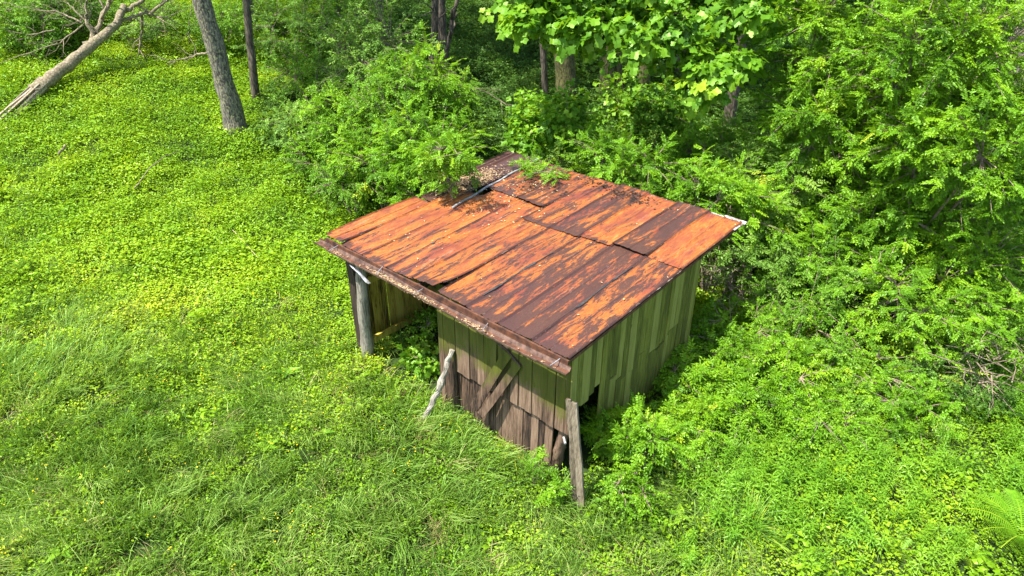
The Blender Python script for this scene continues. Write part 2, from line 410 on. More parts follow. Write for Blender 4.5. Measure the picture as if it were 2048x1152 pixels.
part_post('post', [(-2.62, .37, -.2), (-2.61, .37, 2.2)], (.06, .06), M['wood_dark'], seed=5)
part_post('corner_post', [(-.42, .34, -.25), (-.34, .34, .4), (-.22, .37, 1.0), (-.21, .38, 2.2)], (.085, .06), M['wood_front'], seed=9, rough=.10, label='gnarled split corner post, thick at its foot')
part_beam('post', (-.20, 3.48, -.2), (-.20, 3.48, 2.35), .12, .12, M['wood_side'], side=(1, 0, 0))
part_beam('rail', (-4.80, .30, 1.35), (-4.80, 3.5, 1.30), .13, .05, M['wood_in'], side=(0, 0, 1), seed=2)
part_beam('rail', (-4.45, .28, .42), (-4.80, 1.9, .05), .12, .05, M['wood_in'], side=(0, 0, 1), seed=3)
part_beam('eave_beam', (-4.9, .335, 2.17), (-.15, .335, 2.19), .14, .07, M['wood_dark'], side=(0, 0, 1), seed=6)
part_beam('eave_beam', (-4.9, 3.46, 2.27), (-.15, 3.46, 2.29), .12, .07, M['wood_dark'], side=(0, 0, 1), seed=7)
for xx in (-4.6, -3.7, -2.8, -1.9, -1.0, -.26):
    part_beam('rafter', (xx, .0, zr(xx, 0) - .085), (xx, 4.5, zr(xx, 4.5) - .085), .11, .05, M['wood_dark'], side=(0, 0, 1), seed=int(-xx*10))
# loose board nailed aslant on the front wall (two boards with a rotten gap)
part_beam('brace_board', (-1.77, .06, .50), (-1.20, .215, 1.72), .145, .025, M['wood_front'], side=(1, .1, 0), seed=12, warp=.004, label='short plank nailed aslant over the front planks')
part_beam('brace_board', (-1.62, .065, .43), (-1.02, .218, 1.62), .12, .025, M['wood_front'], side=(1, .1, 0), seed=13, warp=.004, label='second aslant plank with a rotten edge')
part_beam('cleat', (-1.50, .225, 1.86), (-.98, .225, 1.60), .05, .03, M['wood_dark'], side=(0, 0, 1), seed=14)
# leaning slab at the right corner, split lengthways
slab = empty('leaning_slab', (.39, -.03, 0), 'split grey slab leaning on the right front corner of the shed', 'plank')
mb = MB(); g = np.random.default_rng(3)
mb.beam((.335, -.10, -.12), (-.015, .05, 1.66), .09, .045, (1, .3, 0), .4, 6, .005, g, .75); mb.build('board', M['wood_slab'], slab, origin=slab.location)
mb = MB(); mb.beam((.422, -.087, -.12), (.066, .055, 1.64), .10, .05, (1, .3, 0), .65, 6, .005, g, .8); mb.build('board', M['wood_slab'], slab, origin=slab.location)
mb = MB(); mb.tube([(.0, -.04, 1.08), (.075, -.10, 1.055)], .016, 8, .5); mb.build('nail_plate', M['white'], slab, origin=slab.location)
# gnarled prop stick leaning on the left of the front wall
mb = MB(); P = []; Rr = []
for i in range(15):
    f = i/14; P.append(Vector((-2.63, -.26, -.08)).lerp(Vector((-2.33, .20, 1.24)), f) + Vector((g.normal(0, .010), g.normal(0, .008), 0)) + Vector((.05*math.sin(f*3.1), 0, 0)))
    Rr.append(.038 + .028*math.exp(-((f - .58)/.07)**2) + g.normal(0, .003) + .012*(1 - f))
mb.tube(P, Rr, 9, .6, .06, g); o = mb.build('prop_stick', M['wood_grey'], smooth=False, origin=(-2.63, -.26, 0)); o.location = (-2.63, -.26, 0)
tag(o, 'gnarled weathered branch propped against the left end of the front plank wall', 'stick')

# ---- roof: nine tin sheets in front, more behind; every sheet a sub-part
roof = MB()
roof.beam((0.0 - .02, .0, zr(0, 0) - .028), (-.02, L, zr(0, L) - .028), .045, .03, (0, 0, 1), .5)   # barge edge
roof_o = sb(roof, 'roof', M['gutter_rust'])
def sheet(name, x0, x1, yf, yb, wear, lift=.0, curl=None, mat=None, seed=0, dz=0, label=None):
    g = np.random.default_rng(seed)
    nu, nv = 25, 30; us = np.linspace(0, 1, nu); vs_ = np.linspace(0, 1, nv)
    ph = g.uniform(0, 6, 4); V = []; tint = []; seamv = []
    jag = g.normal(0, .006, (nu, 2))
    for b in (0, -.004):
        for j, v in enumerate(vs_):
            for i, u in enumerate(us):
                x = x0 + (x1 - x0)*u
                y0 = yf(x) if callable(yf) else yf; y1 = yb(x) if callable(yb) else yb
                y = y0 + (y1 - y0)*v + (jag[i, 0] if j == 0 else 0) + (jag[i, 1] if j == nv - 1 else 0)
                z = zr(x, y) + .020 + dz
                for c0, hh in ((.04, .022), (.5, .014), (.96, .022)):
                    z += hh*max(0, 1 - abs(u - c0)/.035)
                z += .005*math.sin(3.1*y + ph[0] + 2*u) + .004*math.sin(7*y + ph[1])*math.sin(6*u + ph[2]) + .006*math.sin(1.7*y + ph[3])*(u - .5)
                z += lift*(1 - v)**3*(.4 + .6*u)
                if curl: z += curl(u, v)
                V.append((x, y, z + b)); seamv.append(1.0 if (u < .03 or u > .97 or v > .99) else (.35 if abs(u - .5) < .02 else 0))
                tint.append(wear + (.22 if v < .03 + .05*g.random() else 0) + (.12 if (u < .05 or u > .95) else 0) + (.06 if abs(u - .5) < .03 else 0))
    V = np.array(V) - np.array(SO); k = nu*nv; i = (np.arange(nu - 1)[None, :] + nu*np.arange(nv - 1)[:, None]).ravel()
    F = [np.stack([i, i + 1, i + 1 + nu, i + nu], -1), np.stack([i + k, i + nu + k, i + 1 + nu + k, i + 1 + k], -1)]
    e = np.arange(nu - 1); top = (nv - 1)*nu
    F.append(np.stack([e, e + k, e + 1 + k, e + 1], -1)); F.append(np.stack([e + top, e + 1 + top, e + 1 + top + k, e + top + k], -1))
    e = np.arange(nv - 1)*nu
    F.append(np.stack([e, e + nu, e + nu + k, e + k], -1)); e = e + nu - 1
    F.append(np.stack([e, e + k, e + nu + k, e + nu], -1))
    me = mesh_np(name, V, [np.concatenate(F)], tint, True, [mat or M['rust']])
    at_ = me.attributes.new('seam', 'FLOAT', 'POINT'); at_.data.foreach_set('value', np.array(seamv, np.float32))
    me.set_sharp_from_angle(angle=R(35)) if hasattr(me, 'set_sharp_from_angle') else None
    o = link(name, me, roof_o)
    if label: o['label'] = label
    return o
seams = [-4.985, -4.62, -4.06, -3.48, -2.92, -2.36, -1.79, -1.2, -.61, 0.0]
wear = [.28, .30, .36, .38, .40, .46, .54, .60, .50]
for k in range(9):
    x0, x1 = seams[k] - .02, seams[k + 1] + .02
    if k == 8: x1 = seams[k + 1]
    yb = [1.9, 2.7, 3.1, 3.1, 2.62, 2.62, 2.68, 2.74, 2.80][k]
    cur = None; lift = .006
    yf = .0 + .01*(k % 2)
    if k == 0:
        yf = lambda x: .0 + .0*x
        cur = lambda u, v: .05*(1 - u)**2*math.sin(v*3.1) + .05*(1 - v)**2
        yb = 1.95
    if k == 4: cur = lambda u, v: .055*(1 - v)**6*(.25 + u) + .035*max(0, u - .8)/.2*(1 - v)**2; yf = lambda x: .02 + .10*max(0, (-2.42 - x) < 0)
    sheet('roof_sheet', x0, x1, yf, yb + .02, wear[k], lift, cur, seed=20 + k, dz=.004*(k % 2) + (.010 if k == 4 else 0),
          label={0: 'bent narrow roof sheet at the left edge', 4: 'roof sheet with its front end curling up', 7: 'darkest roof sheet, mostly purple brown', 8: 'front roof sheet along the right edge'}.get(k))
bw = {2: .50, 3: .50, 4: .42, 5: .55, 6: .28, 7: .60, 8: .12}
for k in range(2, 9):
    x0, x1 = seams[k] - .02, seams[k + 1] + .02
    if k == 8: x1 = seams[k + 1]
    if k == 2: x0 = -4.30
    yf = [0, 0, 3.02, 3.0, 2.50, 2.54, 2.6, 2.66, 2.70][k]
    sheet('roof_sheet', x0, x1, yf, L + (.06 if k % 2 else 0) - (.1 if k == 3 else 0), bw[k], .012, (lambda u, v: .03*(1 - v)**8) if k in (3, 7) else None, seed=40 + k, dz=.012 + .004*(k % 2),
          label={8: 'clean bright orange sheet at the back right corner', 7: 'dark brown back sheet'}.get(k))
sheet('roof_sheet', -4.96, -4.36, 2.0, L + .05, .95, 0, None, seed=60, dz=.0, label='dark brown sheet at the far left, strewn with litter')
sheet('roof_sheet', -5.16, -4.94, 2.6, L + .03, .95, 0, None, seed=61, dz=.006)
# battens, silver strips and flashing
mb = MB()
n = 20; P = [(-4.12 - .24*f/n, 2.02 + 2.68*f/n, zr(-4.2, 2 + 2.6*f/n) + .055 + .01*math.sin(f*1.1)) for f in range(n + 1)]
for a, b in zip(P[:-1], P[1:]): mb.beam(a, b, .036, .02, (1, 0, 0), .5)
o = sb(mb, 'ridge_strip', M['zinc'], roof_o); o['label'] = 'bent silver strip running back along the left of the roof'
mb = MB()
for (x0, x1, y, wy) in ((-.62, -.30, L + .03, .08), (-.34, .05, L + .03, .12)):
    mb.box(((x0 + x1)/2, y, zr(x0, L) + .016), x1 - x0, wy, .006, rng=g, jit=.004)
mb.box((.015, L - .15, zr(0, L) + .012), .035, .35, .006, rng=g, jit=.003)
o = sb(mb, 'flashing', M['white'], roof_o); o['label'] = 'white painted flashing at the back right corner'
for (x, y0, y1) in ((-1.79, .35, 1.9), (-.61, .8, 2.3), (-3.48, .9, 1.2), (-2.36, 2.9, 4.2), (-1.2, 3.9, 4.5)):
    mb = MB()
    for i in range(8):
        a, b = y0 + (y1 - y0)*i/8, y0 + (y1 - y0)*(i + 1)/8
        wdt = .022 + .012*math.sin(i*1.7)
        mb.beam((x + .01*math.sin(i), a, zr(x, a) + .044), (x + .01*math.sin(i + 1), b, zr(x, b) + .044), wdt, .006, (1, 0, 0), .5)
    sb(mb, 'tar_strip', M['black_strip'], roof_o)
mb = MB(); mb.beam((-4.98, -.02, zr(-5, 0) - .02), (0, -.02, zr(0, 0) - .035), .09, .03, (0, 0, 1), .5, 20, .003, g)
sb(mb, 'fascia', M['gutter_rust'], roof_o)
# litter on the roof (a countless scatter)
def litter(name, pts, size, mat, parent, g, seedn):
    n = len(pts); a = g.uniform(0, 6.28, n); s = g.uniform(.6, 1.3, n)*size
    c, d = np.cos(a), np.sin(a); V = []; P = np.array(pts)
    for (u, v, z) in ((-1, -.0, 0), (0, -.45, .12), (1, 0, .1), (0, .45, .16)):
        V.append(np.stack([P[:, 0] + s*(u*c - v*d), P[:, 1] + s*(u*d + v*c), P[:, 2] + s*(z + .25*g.normal(size=n)*.6)], -1))
    V = np.stack(V, 1).reshape(-1, 3) - np.array(SO); F = np.arange(4*n).reshape(-1, 4)
    me = mesh_np(name, V, [F], np.repeat(g.random(n), 4), False, [mat]); o = link(name, me, parent); o['kind'] = 'stuff'; return o
pts = []
while len(pts) < 1700:
    x, y = g.normal(-4.68, .17), g.normal(3.0, .34)
    if -5.15 < x < -4.36 and 2.1 < y < 4.4: pts.append((x, y, zr(x, y) + .035 + g.random()*.05*math.exp(-((x + 4.7)/.2)**2)))
litter('leaf_litter', pts, .026, M['litter'], roof_o, g, 1)
pts = [(x, y, zr(x, y) + .045) for x, y in zip(np.concatenate([g.uniform(-4.9, 0, 60), g.normal(-3.7, .5, 190)]), np.concatenate([g.uniform(.1, 4.5, 60), g.normal(3.3, .7, 190)])) if 0 < y < 4.5 and x < 0]
litter('fallen_leaves', pts, .022, M['straw'], roof_o, g, 2)
M['dark_debris'] = metal_mat('dark_leaf_debris', (.006, .005, .004), (.035, .02, .012), .9, 0, 25)  # near-black flakes, thickest towards the back edge of the roof
pts = [(x, y, zr(x, y) + .04) for x, y in zip(np.concatenate([g.normal(-2.0, .28, 170), g.normal(-2.75, .2, 60), g.normal(-3.5, .3, 90)]), np.concatenate([g.normal(4.35, .12, 170), g.normal(4.4, .1, 60), g.normal(3.6, .25, 90)])) if y < 4.6]
litter('dark_debris', pts, .032, M['dark_debris'], roof_o, g, 4)
mb = MB(); mb.tube([(-4.45, 2.98, zr(-4.4, 3) + .02), (-4.45, 3.0, zr(-4.4, 3) + .075)], [.10, .05], 10, .5, .15, g); sb(mb, 'moss_clump', M['moss'], roof_o, True)

# ---- gutter along the eave, with spikes, litter and a torn flap
def gz(x): return 2.225 + .02*math.sin(x*1.3) + (.03 if x < -4.8 else 0)
gut = MB(); xs = np.linspace(-5.14, .06, 40); prof = [(-.055, .028), (-.052, .0), (-.03, -.028), (-.0, -.034), (.06, -.030), (.095, .03)]
V = []; k = len(prof)
for dd in (0, .004):
    for x in xs:
        for (py, pz) in prof: V.append((x, -.13 + py*(1 - dd*12) + .012*math.sin(x*2), gz(x) + pz + dd))
V = np.array(V); m = len(xs)*k; i = (np.arange(k - 1)[None, :] + k*np.arange(len(xs) - 1)[:, None]).ravel()
Q = np.concatenate([np.stack([i, i + k, i + k + 1, i + 1], -1), np.stack([i + m, i + 1 + m, i + k + 1 + m, i + k + m], -1)])
e = k*np.arange(len(xs) - 1)
Q = np.concatenate([Q, np.stack([e, e + m, e + k + m, e + k], -1), np.stack([e + k - 1, e + 2*k - 1, e + 2*k - 1 + m, e + k - 1 + m], -1)])
gut.add(V, Q); gutter = sb(gut, 'gutter', M['gutter'])
mb = MB()
for x0, x1 in zip(xs[:-1], xs[1:]): mb.beam((x0, -.105 + .012*math.sin(x0*2), gz(x0) - .021), (x1, -.105 + .012*math.sin(x1*2), gz(x1) - .021), .085, .005, (0, 1, 0), .5)
for x0, x1 in zip(xs[:-1], xs[1:]): mb.beam((x0, -.042, gz(x0) + .008), (x1, -.042, gz(x1) + .008), .06, .004, (0, 0, 1), .5)
sb(mb, 'gutter_bed', M['gutter_rust'], gutter)
gutter['label'] = 'rusty half filled gutter under the front eave'
for x in (-4.65, -3.54, -2.62, -1.34, -.12):
    mb = MB(); tw = g.normal(0, .02)
    mb.tube([(x, -.02, gz(x) + .075), (x + tw, -.12, gz(x) + .06), (x + tw*2, -.20, gz(x) + .05)], .007, 6); sb(mb, 'spike', M['zinc'], gutter)
pts = [(x, -.13 + g.uniform(-.04, .035), gz(x) - .022 + g.random()*.04) for x in np.concatenate([g.normal(-3.0, .35, 520), g.normal(-1.5, .12, 90), g.normal(-4.55, .1, 40), g.uniform(-4.9, 0, 25)])]
pts = [p for p in pts if -5 < p[0] < .02]
litter('gutter_litter', pts, .024, M['litter'], gutter, g, 3)
mb = MB()
fl = [(-4.22, -.15, 2.19), (-4.0, -.16, 2.17), (-3.80, -.18, 2.13), (-3.66, -.22, 2.08)]
wl = [.03, .07, .11, .02]
V = []
for (x, y, z), wz in zip(fl, wl): V += [(x, y - .01, z), (x + .02, y + .02, z - wz*.6), (x, y - .005, z - wz)]
Q = []
for j in range(3):
    for c in range(2): Q.append((3*j + c, 3*j + c + 1, 3*j + 4 + c, 3*j + 3 + c))
V2 = [(a, b + .004, c) for a, b, c in V]; Q2 = [tuple(v + 12 for v in q[::-1]) for q in Q]
mb.add(V + V2, Q + Q2); o = sb(mb, 'torn_flap', M['zinc'], gutter); o['label'] = 'torn silver flap hanging below the gutter'
# old hay heap in the bay
mb = MB(); g2 = np.random.default_rng(5); nn = 28
V = []; Q = []
for j in range(14):
    for i in range(nn):
        ph, th = j/13*math.pi/2, 2*math.pi*i/nn; r = 1 + .09*g2.normal()*.5
        V.append((-3.15 + .75*math.sin(ph)*math.cos(th)*r, 2.65 + .7*math.sin(ph)*math.sin(th)*r, -.05 + 1.15*math.cos(ph)**.7*r))
for j in range(13):
    for i in range(nn): Q.append((j*nn + i, j*nn + (i + 1) % nn, (j + 1)*nn + (i + 1) % nn, (j + 1)*nn + i))
mb.add(V, Q); o = mb.build('hay_heap', M['hay'], smooth=True, origin=(-3.15, 2.65, 0)); o.location = (-3.15, 2.65, 0)
tag(o, 'dark rounded heap of old hay inside the open bay of the shed', 'hay')

# ================================================================== FOLIAGE TEMPLATES
# a template is (verts, quads, tris, tint offset) growing along +X with +Z as its upper side
def norm(v): return v/np.maximum(np.linalg.norm(v, axis=-1, keepdims=True), 1e-9)
def join(parts):
    V = []; Q = []; Tr = []; t = []; n = 0
    for v, q, r, c in parts:
        V.append(v); t.append(c)
        if len(q): Q.append(np.asarray(q) + n)
        if len(r): Tr.append(np.asarray(r) + n)
        n += len(v)
    return (np.concatenate(V), np.concatenate(Q) if Q else np.zeros((0, 4), int), np.concatenate(Tr) if Tr else np.zeros((0, 3), int), np.concatenate(t))
def leaf_blade(l, wd, fold=.25, bend=.15):
    """ovate blade, two quads and two triangles folded on the midrib"""
    v = np.array([(0, 0, 0), (.42*l, 0, -.0), (l, 0, -bend*l), (.38*l, wd/2, fold*wd/2), (.38*l, -wd/2, fold*wd/2)])
    return v, np.zeros((0, 4), int), np.array([(0, 1, 3), (1, 2, 3), (0, 4, 1), (1, 4, 2)])
def kite(l, wd, bend=.1):
    v = np.array([(0, 0, 0), (.45*l, -wd/2, .06*l), (l, 0, -bend*l), (.45*l, wd/2, .06*l)])
    return v, np.array([(0, 1, 2, 3)]), np.zeros((0, 3), int)
def frames(dirs, ups):
    x = norm(dirs); y = norm(np.cross(ups, x)); z = np.cross(x, y)
    return np.stack([x, y, z], -1)          # columns
def place(tm, pos, M3, scl, tint):
    v, q, r, c = tm; n = len(pos)
    V = np.einsum('nij,vj->nvi', M3, v)*scl[:, None, None] + pos[:, None, :]
    Q = (q[None] + (np.arange(n)*len(v))[:, None, None]).reshape(-1, 4)
    Tr = (r[None] + (np.arange(n)*len(v))[:, None, None]).reshape(-1, 3)
    t = np.clip(tint[:, None] + c[None], 0, 1)
    return V.reshape(-1, 3), Q, Tr, t.ravel()
def rand_dirs(g, n, zmin=-1, zmax=1):
    z = g.uniform(zmin, zmax, n); a = g.uniform(0, 2*np.pi, n); r = np.sqrt(1 - z*z)
    return np.stack([r*np.cos(a), r*np.sin(a), z], -1)
def tm_locust(g, l=.25, pairs=8, lw=.027, ll=.056):
    P = [(np.array([(0, -.0015, 0), (0, .0015, 0), (l, .001, -.03), (l, -.001, -.03)]), np.array([(0, 3, 2, 1)]), [], np.full(4, .1))]
    pos = []; d = []; tn = []
    for i in range(pairs):
        f = .18 + .8*i/pairs
        for s in (-1, 1):
            pos.append((f*l, 0, -.03*f*f)); a = R(62 + g.normal(0, 8)); d.append((math.cos(a), s*math.sin(a), g.normal(-.12, .15))); tn.append(g.normal(0, .06))
    pos.append((l, 0, -.03)); d.append((1, 0, -.2)); tn.append(.05)
    v, q, t = kite(ll, lw)
    n = len(pos); up = np.tile([0, 0, 1.], (n, 1)) + g.normal(0, .22, (n, 3))
    P.append(place((v, q, t, np.zeros(4)), np.array(pos), frames(np.array(d), up), g.uniform(.8, 1.15, n), np.array(tn)))
    return join(P)
def tm_sprig(g, l=.22, n=8, ll=.07, lw=.042, kind='blade'):
    P = []; pos = []; d = []; tn = []
    for i in range(n):
        f = .15 + .85*i/(n - 1); s = (-1)**i; a = R(g.uniform(35, 75))*(1 if i < n - 1 else .1)
        pos.append((f*l, 0, -.02*f)); d.append((math.cos(a), s*math.sin(a), g.normal(-.1, .25))); tn.append(g.normal(0, .08))
    v, q, t = leaf_blade(ll, lw)
    up = np.tile([0, 0, 1.], (n, 1)) + g.normal(0, .3, (n, 3))
    P.append(place((v, q, t, np.zeros(len(v))), np.array(pos), frames(np.array(d), up), g.uniform(.7, 1.2, n), np.array(tn)))
    P.append((np.array([(0, -.002, 0), (0, .002, 0), (l, .001, -.02), (l, -.001, -.02)]), np.array([(0, 3, 2, 1)]), [], np.full(4, .1)))
    return join(P)
def lobed(s):
    """four-lobed tulip leaf of width about s, folded slightly"""
    o = [(0, 0), (.10, .26), (.02, .48), (.30, .50), (.46, .36), (.66, .44), (.96, .34), (.84, 0), (.96, -.34), (.66, -.44), (.46, -.36), (.30, -.50), (.02, -.48), (.10, -.26)]
    v = [(.42*s, 0, -.01*s)] + [(x*s, y*s, abs(y)*.20*s - .12*s*x*x) for x, y in o]
    n = len(o); return np.array(v), np.zeros((0, 4), int), np.array([(0, 1 + (i + 1) % n, 1 + i) for i in range(n)])
def tm_tulip(g, n=8, s=.158, l=.34):
    P = []; pos = []; d = []; tn = []
    for i in range(n):
        f = .1 + .9*i/(n - 1); a = g.uniform(-1.7, 1.7)
        dd = np.array([math.cos(a), math.sin(a), g.normal(-.1, .25)]); base = np.array([f*l, 0, 0]); pos.append(base + dd*.07); d.append(dd + [0, 0, -.25]); tn.append(g.normal(0, .1))
        P.append((np.array([base, base + [0, .003, 0], base + dd*.075 + [0, .003, 0], base + dd*.075]), np.array([(0, 1, 2, 3)]), [], np.full(4, .35)))
    v, q, t = lobed(s); up = np.tile([0, 0, 1.], (n, 1)) + g.normal(0, .38, (n, 3))
    P.append(place((v, q, t, np.zeros(len(v))), np.array(pos), frames(np.array(d), up), g.uniform(.55, 1.2, n), np.array(tn)))
    return join(P)
def tm_lance(g, h=.45, n=26, ll=.11, lw=.019):
    """upright stem set with narrow leaves"""
    pos = []; d = []; tn = []
    for i in range(n):
        f = .3 + .7*i/n; a = i*2.4; el = .15 + .9*(i/n)**3
        pos.append((.03*math.sin(f*2)*h, 0, f*h)); d.append((math.cos(a)*math.cos(el), math.sin(a)*math.cos(el), math.sin(el) - .1)); tn.append(g.normal(.25*(i/n) - .1, .06))
    v, q, t = kite(ll, lw, .22); up = np.tile([0, 0, 1.], (n, 1)) + g.normal(0, .2, (n, 3))
    return place((v, q, t, np.zeros(4)), np.array(pos), frames(np.array(d), up), g.uniform(.75, 1.15, n)*np.linspace(1.1, .7, n), np.array(tn))
def tm_fern(g, l=.75, n=24, pw=.017, pl=.15):
    P = []; pos = []; d = []; 
    arch = lambda f: (f*l*(1 - .18*f), 0, l*(.55*f - .62*f*f))
    for i in range(n):
        f = .16 + .84*i/n; wd = pl*math.sin(math.pi*min(1, .18 + .85*(1 - f)))**.8*(1.05 - .25*f)
        for s in (-1, 1): 
            b = np.array(arch(f)); v = []; m = 6
            dv = np.array((.30, s*1.0, .03)); dv = dv/np.linalg.norm(dv); 
            for k in range(m + 1):
                u = k/m; ww = pw/2*(1 - u**1.5)*(1 if k % 2 == 0 else .6) + .001
                c = b + dv*wd*u + np.array((0, 0, -.12*wd*u*u)); v.append(c + [ww, 0, 0]); v.append(c - [ww, 0, 0])
            q = [(2*k, 2*k + 1, 2*k + 3, 2*k + 2) for k in range(m)]
            P.append((np.array(v), np.array(q), [], np.full(len(v), g.normal(0, .06))))
    v = []
    for k in range(13):
        a = np.array(arch(k/12)); v += [a + [0, .004, .002], a - [0, .004, -.002]]
    P.append((np.array(v), np.array([(2*k, 2*k + 1, 2*k + 3, 2*k + 2) for k in range(12)]), [], np.full(len(v), .3)))
    return join(P)
GT = np.random.default_rng(42)
TM = {
    'locust': [tm_locust(GT) for _ in range(5)],
    'locust_s': [tm_locust(GT, .18, 6, .024, .044) for _ in range(4)],
    'ash': [tm_locust(GT, .21, 4, .034, .082) for _ in range(4)],
    'sprig': [tm_sprig(GT) for _ in range(5)],
    'small': [tm_sprig(GT, .16, 8, .042, .028) for _ in range(5)],
    'tulip': [tm_tulip(GT) for _ in range(7)],
    'maple': [tm_tulip(GT, 6, .12, .25) for _ in range(5)],
    'fern': [tm_fern(GT) for _ in range(3)],
}

def foliage(parts_spec):
    """merge batches of placed templates -> V, Q, T, tint"""
    return join(parts_spec)
def scatter(kind, g, pos, dirs, ups, scl, tint):
    out = []; k = g.integers(0, len(TM[kind]), len(pos))
    for i, tm in enumerate(TM[kind]):
        m = k == i
        if m.any(): out.append(place(tm, pos[m], frames(dirs[m], ups[m]), scl[m], tint[m]))
    return out
def fol_mesh(name, batches, mat):
    V, Q, Tr, t = join(batches)
    return mesh_np(name, V, [Q, Tr], t, False, [mat])

def crown(g, kind, ctr, rad, ntw, nfr, base, scl=1.0, zlo=-.45, lump=.22, trunk_r=.03, stems=5, stem_pts=None, droop=.15, twr=.006, inner=.35):
    """twigs run from stems to the crown's lumpy surface; fronds sit along each twig. Returns foliage batches and a stem MB"""
    ctr = np.array(ctr, float); rad = np.array(rad, float); base = np.array(base, float)
    mb = MB(); dirs = rand_dirs(g, ntw, zlo, 1.0)
    ph = g.uniform(0, 6.28, 6)
    lm = 1 + lump*(np.sin(3*dirs[:, 0]*2 + ph[0])*np.sin(5*dirs[:, 1] + ph[1]) + .6*np.sin(9*dirs[:, 0] + ph[2])*np.sin(8*dirs[:, 2] + ph[3])) + g.normal(0, .07, ntw)
    depth = np.where(g.random(ntw) < inner, g.uniform(.45, .85, ntw), 1.0)
    tips = ctr + dirs*rad*(lm*depth)[:, None]
    # stems
    sp_ = []
    for i in range(stems):
        a = 2*math.pi*i/stems + g.uniform(-.4, .4)
        end = ctr + np.array([math.cos(a), math.sin(a), 0])*rad*.42*(0 if stems == 1 else 1) + np.array([0, 0, rad[2]*g.uniform(.0, .35)])
        mid = base*.5 + end*.5 + g.normal(0, .05, 3)*rad.max()
        b0 = base + np.array([math.cos(a), math.sin(a), 0])*trunk_r*(0 if stems == 1 else 1.5)
        P = [tuple(b0*(1 - f)**2 + 2*mid*f*(1 - f) + end*f*f) for f in np.linspace(0, 1, 7)]
        mb.tube(P, list(np.linspace(trunk_r, trunk_r*.3, 7)), 7, float(g.random()), .06, g); sp_.append(np.array(P))
    S = np.concatenate([s[2:] for s in sp_])
    pos = []; dr = []; 
    for tip in tips:
        dd = ((S - tip)**2).sum(1); o = S[np.argmin(dd)]; v = tip - o; ln = np.linalg.norm(v)
        mid = o + v*.5 + np.array([0, 0, .10*ln]) + g.normal(0, .03, 3)*ln
        P = [o*(1 - f)**2 + 2*mid*f*(1 - f) + tip*f*f for f in (0, .33, .67, 1)]
        mb.tube([tuple(p) for p in P], [twr*1.8, twr*1.4, twr, twr*.5], 4, float(g.random()), cap=False)
        f = 1 - g.random(nfr)**1.3*min(.75, .9/max(ln, .3)*.8); f[0] = 1
        pp = o*((1 - f)**2)[:, None] + 2*mid*(f*(1 - f))[:, None] + tip*(f*f)[:, None]
        tdir = v/max(ln, 1e-6); rd = norm(g.normal(0, 1, (nfr, 3)))*1.0 + tdir*.75; rd[:, 2] = rd[:, 2]*.55 - droop
        pos.append(pp); dr.append(rd)
    pos = np.concatenate(pos) + g.normal(0, .025, (len(tips)*nfr, 3)); dr = np.concatenate(dr); n = len(pos)
    ups = np.tile([0, 0, 1.], (n, 1)) + g.normal(0, .33, (n, 3)) + norm(pos - ctr)*.35
    hue = np.repeat(g.normal(0, .10, len(tips)), nfr)
    tint = np.clip(.42 + hue + g.normal(0, .10, n), .02, .95)
    return scatter(kind, g, pos, dr, ups, g.uniform(.75, 1.25, n)*scl, tint), mb

def shrub(name, label, cat, px, py, h, rx, ry, rz, kind='locust', mat='leaf_locust', ntw=60, nfr=11, scl=1.0, seed=0, group=None, loc=None, stems=5, zlo=-.45, lump=.22, hc=None, lean=(0, 0), wood='twig', droop=.15, tr=.02, inner=.35, twr=.006):
    """px, py: photo pixel of the crown's middle; h: its height over the ground there"""
    p = at(px, py, h) if loc is None else Vector(loc)
    b = Vector((p.x - lean[0], p.y - lean[1], 0)); b.z = float(T(b.x, b.y)) - .03
    g = np.random.default_rng(seed)
    root = empty(name, b, label, cat, group)
    c = (p.x - b.x, p.y - b.y, p.z - b.z)
    bt, mb = crown(g, kind, c, (rx, ry, rz), ntw, nfr, (0, 0, 0), scl, zlo, lump, tr, stems, droop=droop, inner=inner, twr=twr)
    link('foliage', fol_mesh('foliage', bt, M[mat]), root)
    mb.build('stem', M[wood], root, True)
    return root
def copy_tree(o, parent=None):
    c = o.copy(); COL.objects.link(c); c.parent = parent
    for ch in [k for k in bpy.data.objects if k.parent == o and k.name in COL.objects]: copy_tree(ch, c)
    return c

# ================================================================== SHRUBS AND TREES
GR = 'bushes and young trees growing round the shed'
TH = 'thicket bushes right of the shed'
# young locust beside and over the left back of the roof
shrub('locust_bush', 'feathery green bush spilling over the litter covered left part of the roof', 'bush', 0, 0, 0, 1.2, 1.1, 1.15, 'locust', 'leaf_locust', 150, 11, .95, 1, GR, loc=(-6.4, 3.55, 2.3), stems=6, lump=.2, lean=(-.2, .3), zlo=-.7, tr=.03)
shrub('overhanging_branch', 'leafy branch drooping onto the roof beside the silver strip', 'branch', 0, 0, 0, .52, .45, .33, 'locust', 'leaf_locust', 34, 10, .85, 2, GR, loc=(-4.75, 2.45, 2.95), stems=2, lean=(-1.0, 1.0), zlo=-.6, tr=.02)
shrub('leafy_bush', 'round leafy bush left of the roof, below the thin standing tree', 'bush', 790, 250, 2.0, 1.25, 1.1, 1.2, 'sprig', 'leaf_shrub', 120, 11, .85, 3, GR)
shrub('leafy_bush', 'tall loose bush under the bare forked snag', 'bush', 740, 130, 2.2, 1.5, 1.3, 1.7, 'small', 'leaf_pale', 150, 11, 1.3, 4, GR, lump=.3)
shrub('fern_leaved_bush', 'low feathery bush with long pale fronds right of the leaning tree base', 'bush', 600, 260, .8, 1.1, .9, .6, 'locust', 'leaf_pale', 60, 9, 1.3, 5, GR)
shrub('leafy_bush', 'low bush at the left back edge of the roof, dark inside', 'bush', 700, 370, .9, 1.0, .9, .85, 'small', 'leaf_shrub', 90, 11, 1.1, 6, GR)
